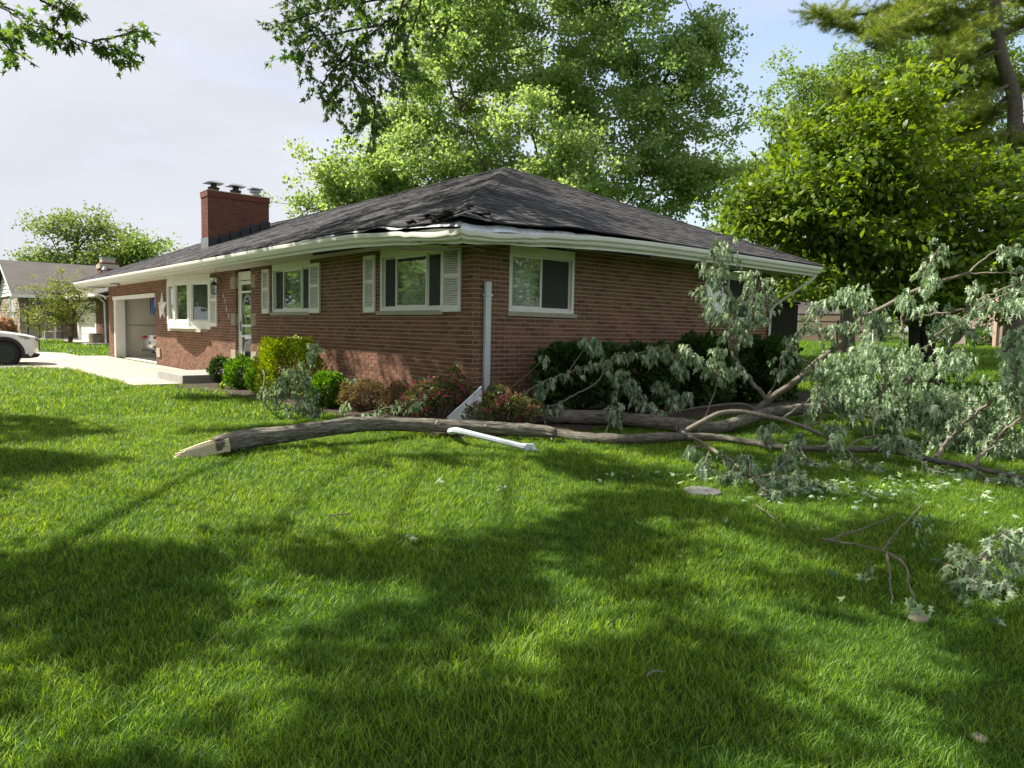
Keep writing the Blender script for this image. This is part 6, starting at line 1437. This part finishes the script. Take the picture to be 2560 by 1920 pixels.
e = MB(); e.box(xc - .42, xc + .42, D_(.84), D_(.935), g + .46, g + .78); e.build('grille', m_black, suv, bevel=.02)
e = MB(); e.box(xc - .42, xc + .42, D_(.86), D_(.94), g + .44, g + .455); e.build('grille_trim', m_chrome, suv)
# car inside the garage, nose in, only its tail shows
g2 = .15
tl = G(360, 890, .03)
sed, xc2, D2, gg, wid2 = make_car('garage_car', 'white car parked nose-in inside the garage with its tail lamp showing', -18.62, 4.32, g2, 1.72, kind='sedan')
ty = D2(-2.65 - 1.02)
for sx in (1, -1):
    xa = xc2 + sx * wid2 / 2; e = MB(); e.box(min(xa, xa - sx * .30), max(xa, xa - sx * .30), ty - .03 + (.0), ty + .12, g2 + .72, g2 + .82); e.build('tail_lamp', m_red, sed, bevel=.02)
    e = MB(); e.box(min(xa, xa - sx * .2), max(xa, xa - sx * .2), ty - .07, ty, g2 + .40, g2 + .50); e.build('reflector', m_galv, sed)
e = MB(); e.box(xc2 - .7, xc2 + .7, ty - .09, ty, g2 + .24, g2 + .33); e.build('valance', m_black, sed, bevel=.02)
e = MB(); e.box(xc2 - .26, xc2 + .26, ty - .065, ty - .04, g2 + .52, g2 + .64); e.build('plate', m_galv, sed)
# folded black stroller-like gear, blue bag
bx, by = -17.15, .42; st2 = thing('black_folding_chair', 'black framed folding gear standing beside the car tail in the garage', 'chair', (bx, by, g2))
e = MB(); e.tube(catmull([(bx - .1, by, g2 + .1), (bx - .22, by, g2 + .7), (bx - .12, by, g2 + 1.2), (bx + .1, by + .05, g2 + 1.35)], 5), .03, 6); e.tube(catmull([(bx - .1, by + .4, g2 + .1), (bx - .22, by + .4, g2 + .7), (bx - .12, by + .4, g2 + 1.2), (bx + .1, by + .4, g2 + 1.35)], 5), .03, 6); e.build('frame', m_black, st2)
e = MB(); e.box(bx - .1, bx + .35, by, by + .4, g2 + .50, g2 + .58); e.build('seat', m_black, st2, bevel=.02)
for yy in (by, by + .4): e = MB(); e.tube(catmull([(bx - .35, yy, g2 + .62), (bx - .42, yy, g2 + .42), (bx - .25, yy, g2 + .2), (bx + .1, yy, g2 + .14)], 5), .035, 6); e.build('leg', m_black, st2)
q = PL(386, 755, 1, .9); e = MB(); e.box(q[0] - .32, q[0] + .8, .86, 1.25, 1.75, 2.35); bg_ = e.build('hanging_blue_bag', m_blue, bevel=.08); tag(bg_, 'blue fabric bag hanging from the garage ceiling', 'bag')
e = MB(); e.box(q[0] + .15, q[0] + .5, .85, .858, 2.0, 2.34); e.build('pale_panel', mat('pale lilac', (.35, .33, .45), .7, .1, 5), bg_); e = MB(); e.tube(catmull([(q[0], .84, 1.8), (q[0] + .2, .84, 1.66), (q[0] + .45, .84, 1.72)], 5), .012, 5); e.tube([(q[0] - .28, .84, 2.6), (q[0] - .28, .84, 1.72)], .015, 5); e.tube([(q[0] + .2, .9, 2.75), (q[0] + .2, .9, 2.35)], .012, 5); e.build('strap', m_black, bg_)

# ================================================================ GRASS (geometry nodes instances) and litter
def clump_mesh(i, nb, rad, hmin, hmax, wmin, wmax, segs=3):
    r_ = np.random.default_rng(100 + i); V = []; F = []; C = []
    for _ in range(nb):
        a = r_.uniform(0, 6.28); rr = rad * math.sqrt(r_.random()); bx, by = rr * math.cos(a), rr * math.sin(a)
        h = r_.uniform(hmin, hmax); w = r_.uniform(wmin, wmax); th = r_.uniform(0, 6.28); ln = r_.uniform(.2, 1.15) * h; dx, dy = math.cos(th), math.sin(th); sx, sy = -dy, dx; n0 = len(V); cv = r_.random()
        for s in range(segs):
            t_ = s / segs; off = ln * t_ ** 1.8; z = h * t_ * (1 - .15 * t_); ww = w * (1 - t_ * .55) / 2
            V += [(bx + dx * off - sx * ww, by + dy * off - sy * ww, z), (bx + dx * off + sx * ww, by + dy * off + sy * ww, z)]; C += [cv, cv]
        V.append((bx + dx * ln, by + dy * ln, h * .88)); C.append(cv)
        for s in range(segs - 1): k = n0 + 2 * s; F += [(k, k + 1, k + 3), (k, k + 3, k + 2)]
        k = n0 + 2 * (segs - 1); F.append((k, k + 1, k + 2))
    return mesh_np('grass_clump', V, F, C)
m_grass, t, b, o_ = newmat('grass blade')
a = N(t, 'ShaderNodeAttribute', attribute_name='rnd'); r = ramp(t, [(0, (.016, .056, .006)), (.4, (.062, .155, .012)), (.8, (.150, .270, .022)), (1, (.27, .40, .08))]); t.links.new(a.outputs['Fac'], r.inputs[0])
g1 = noise(t, .9, 4); cr1 = ramp(t, [(.36, (.74, .84, .8)), (.64, (1.20, 1.12, .9))]); t.links.new(g1.outputs[0], cr1.inputs[0])
vm = N(t, 'ShaderNodeVectorMath', operation='MULTIPLY'); t.links.new(r.outputs[0], vm.inputs[0]); t.links.new(cr1.outputs[0], vm.inputs[1])
t.links.new(vm.outputs[0], b.inputs['Base Color']); b.inputs['Roughness'].default_value = .45; b.inputs['Specular IOR Level'].default_value = .35
tr = N(t, 'ShaderNodeBsdfTranslucent'); v2 = N(t, 'ShaderNodeVectorMath', operation='MULTIPLY'); t.links.new(vm.outputs[0], v2.inputs[0]); v2.inputs[1].default_value = (3.2, 2.55, .5); t.links.new(v2.outputs[0], tr.inputs[0])
ms = N(t, 'ShaderNodeMixShader'); ms.inputs[0].default_value = .38; t.links.new(b.outputs[0], ms.inputs[1]); t.links.new(tr.outputs[0], ms.inputs[2]); t.links.new(ms.outputs[0], o_.inputs[0])
ccol = bpy.data.collections.new('grass_clumps')
for i in range(8):
    big = i >= 5
    me = clump_mesh(i, 20 if not big else 12, .052, .024, .060 if i != 4 else .080, .0024, .0042) if not big else clump_mesh(i, 14, .09, .05, .09, .006, .010, 2)
    me.materials.append(m_grass); o = bpy.data.objects.new('grass_clump_%d' % i, me); ccol.objects.link(o)
pos = []; idx = []; scl = []
def blocked(x, y):
    m = ((x > -L - .05) & (x < .02) & (y > -.02) & (y < WD + .05))
    m |= ((x > -22.95) & (x < -15.65) & (y < 0)) | ((x > -27.5) & (x < -22.9) & (y > -4.2) & (y < -.9))
    m |= ((x > -15.8) & (x < -8.05) & (y > -2.58) & (y < 0)) | ((x > -15.8) & (x < -15.0) & (y > -3.3 - (x + 15.7)) & (y < -2.5) & ((x + 15.7) * 1.2 + (y + 2.55) * -1 < .9))
    m |= ((x > -8.1) & (x < 0.0) & (y > -1.42) & (y < 0)) | ((x > 0) & (x < 1.6) & (y > -1.1) & (y < 9.3))
    m |= ((x < -31.5) & (x > -41) & (y > .9)) | ((x < -39.5) & (y > -.6) & (x > -60))
    return m
for d0, d1, den, s0, s1, lo, hi in ((.9, 3.2, 1200, .68, 1.05, 0, 5), (3.2, 6, 740, .68, 1.08, 0, 5), (6, 10, 380, .75, 1.15, 0, 5), (10, 16, 140, .85, 1.2, 2, 8), (16, 26, 46, 1.1, 1.6, 5, 8), (26, 46, 15, 1.4, 2.0, 5, 8)):
    wid_ = d1 * .74 + 2.0; n = int((d1 - d0) * 2 * wid_ * den); f = rng.uniform(d0, d1, n); rr = rng.uniform(-wid_, wid_, n); keepm = np.abs(rr) < f * .74 + 2.0; f, rr = f[keepm], rr[keepm]
    x = CAM[0] + FW[0] * f + RT[0] * rr; y = CAM[1] + FW[1] * f + RT[1] * rr; ok = ~blocked(x, y)
    # thin the cover near the bed edge
    x, y = x[ok], y[ok]; n = len(x); pos.append(np.stack([x, y, gz(x, y) - .004], 1)); idx.append(rng.integers(lo, hi, n))
    pn = .5 + .5 * np.sin(x * 1.7 + 2 * np.sin(y * .9)) * np.sin(y * 2.1 + 1.5 * np.sin(x * 1.1)); scl.append(rng.uniform(s0, s1, n) * (.82 + .36 * pn))
# behind and beside the camera
n = 5000; f = rng.uniform(-3, .9, n); rr = rng.uniform(-6, 6, n); x = CAM[0] + FW[0] * f + RT[0] * rr; y = CAM[1] + FW[1] * f + RT[1] * rr; pos.append(np.stack([x, y, gz(x, y)], 1)); idx.append(rng.integers(0, 5, n)); scl.append(rng.uniform(.8, 1.1, n))
pos = np.concatenate(pos); idx = np.concatenate(idx); scl = np.concatenate(scl); n = len(pos)
gm = bpy.data.meshes.new('grass'); gm.vertices.add(n); gm.vertices.foreach_set('co', pos.astype(np.float32).ravel())
at = gm.attributes.new('gi', 'INT', 'POINT'); at.data.foreach_set('value', idx.astype(np.int32)); at = gm.attributes.new('gs', 'FLOAT', 'POINT'); at.data.foreach_set('value', scl.astype(np.float32))
rot = np.stack([rng.normal(0, .12, n), rng.normal(0, .12, n), rng.uniform(0, 6.283, n)], 1); at = gm.attributes.new('gr', 'FLOAT_VECTOR', 'POINT'); at.data.foreach_set('vector', rot.astype(np.float32).ravel())
go = bpy.data.objects.new('grass', gm); COL.objects.link(go); go['kind'] = 'stuff'; go['label'] = 'thick green lawn grass in sun flecks and shade'; go['category'] = 'grass'
ng = bpy.data.node_groups.new('grass_scatter', 'GeometryNodeTree'); ng.interface.new_socket('Geometry', in_out='INPUT', socket_type='NodeSocketGeometry'); ng.interface.new_socket('Geometry', in_out='OUTPUT', socket_type='NodeSocketGeometry')
gi = N(ng, 'NodeGroupInput'); gout = N(ng, 'NodeGroupOutput'); iop = N(ng, 'GeometryNodeInstanceOnPoints'); ci = N(ng, 'GeometryNodeCollectionInfo'); ci.inputs['Collection'].default_value = ccol; ci.inputs['Separate Children'].default_value = True; ci.inputs['Reset Children'].default_value = True
def na(name, dt): q = N(ng, 'GeometryNodeInputNamedAttribute'); q.data_type = dt; q.inputs['Name'].default_value = name; return q
A1, A2, A3 = na('gi', 'INT'), na('gs', 'FLOAT'), na('gr', 'FLOAT_VECTOR')
ng.links.new(gi.outputs[0], iop.inputs['Points']); ng.links.new(ci.outputs[0], iop.inputs['Instance']); iop.inputs['Pick Instance'].default_value = True
ng.links.new(A1.outputs['Attribute'], iop.inputs['Instance Index']); ng.links.new(A2.outputs['Attribute'], iop.inputs['Scale']); ng.links.new(A3.outputs['Attribute'], iop.inputs['Rotation']); ng.links.new(iop.outputs[0], gout.inputs[0])
md = go.modifiers.new('scatter', 'NODES'); md.node_group = ng
# loose leaves on the lawn under the fallen crown and a few further out
pl2 = []
CN = [(random.gauss(2080, 230), random.gauss(1185, 50)) for _ in range(26)] + [(random.uniform(2100, 2540), random.uniform(1180, 1250)) for _ in range(10)]
for _ in range(330):
    if random.random() < .85: q = random.choice(CN); px, py = random.gauss(q[0], 26), random.gauss(q[1], 7)
    elif random.random() < .8: px, py = random.uniform(1700, 2540), random.uniform(1190, 1330)
    else: px, py = random.uniform(900, 2540), random.uniform(1150, 1500)
    if py > 1075: pl2.append(G(px, py, random.uniform(.04, .07)))
for q in ((1095, 1203), (1250, 1213), (1258, 1218), (1025, 1340), (560, 1120), (585, 1118), (600, 1122), (2420, 1510), (2500, 1552), (2180, 1445)): pl2 += [G(q[0] + random.uniform(-8, 8), q[1], .06) for _ in range(4)]
pl2 = np.array(pl2); k = len(pl2); o = leaves('fallen_leaves', m_silver, pl2, unit(k) * [1, 1, .35], unit(k) * .6 + [0, 0, .7], .07 * rng.uniform(.5, 1.2, k), 'maple', None, widen=.7); o['label'] = 'scattered wilted silver leaves on the lawn'; o['category'] = 'leaves'
# twigs on the lawn
for (x0, y0, x1, y1, lab) in ((1890, 1262, 1965, 1322, 'short curved bare stick lying right of the valve lid'), (1900, 1215, 1990, 1150, 'thin bare twig beside the leafy branch tip right of the lid'), (820, 1290, 880, 1283, 'small dry twig on the sunlit patch left of centre'), (1615, 1690, 1660, 1680, 'tiny pale twig in the lower middle of the lawn')):
    a = G(x0, y0, .045); b2 = G(x1, y1, .05); e = MB(); e.tube(catmull([a, (a + b2) / 2 + [0, 0, .008] + unit(1)[0] * .006, b2], 5), lerp_r(11, .006, .003), 6); tag(e.build('loose_twig', m_bark_s, smooth=50), lab, 'twig', 'loose twigs on the lawn')
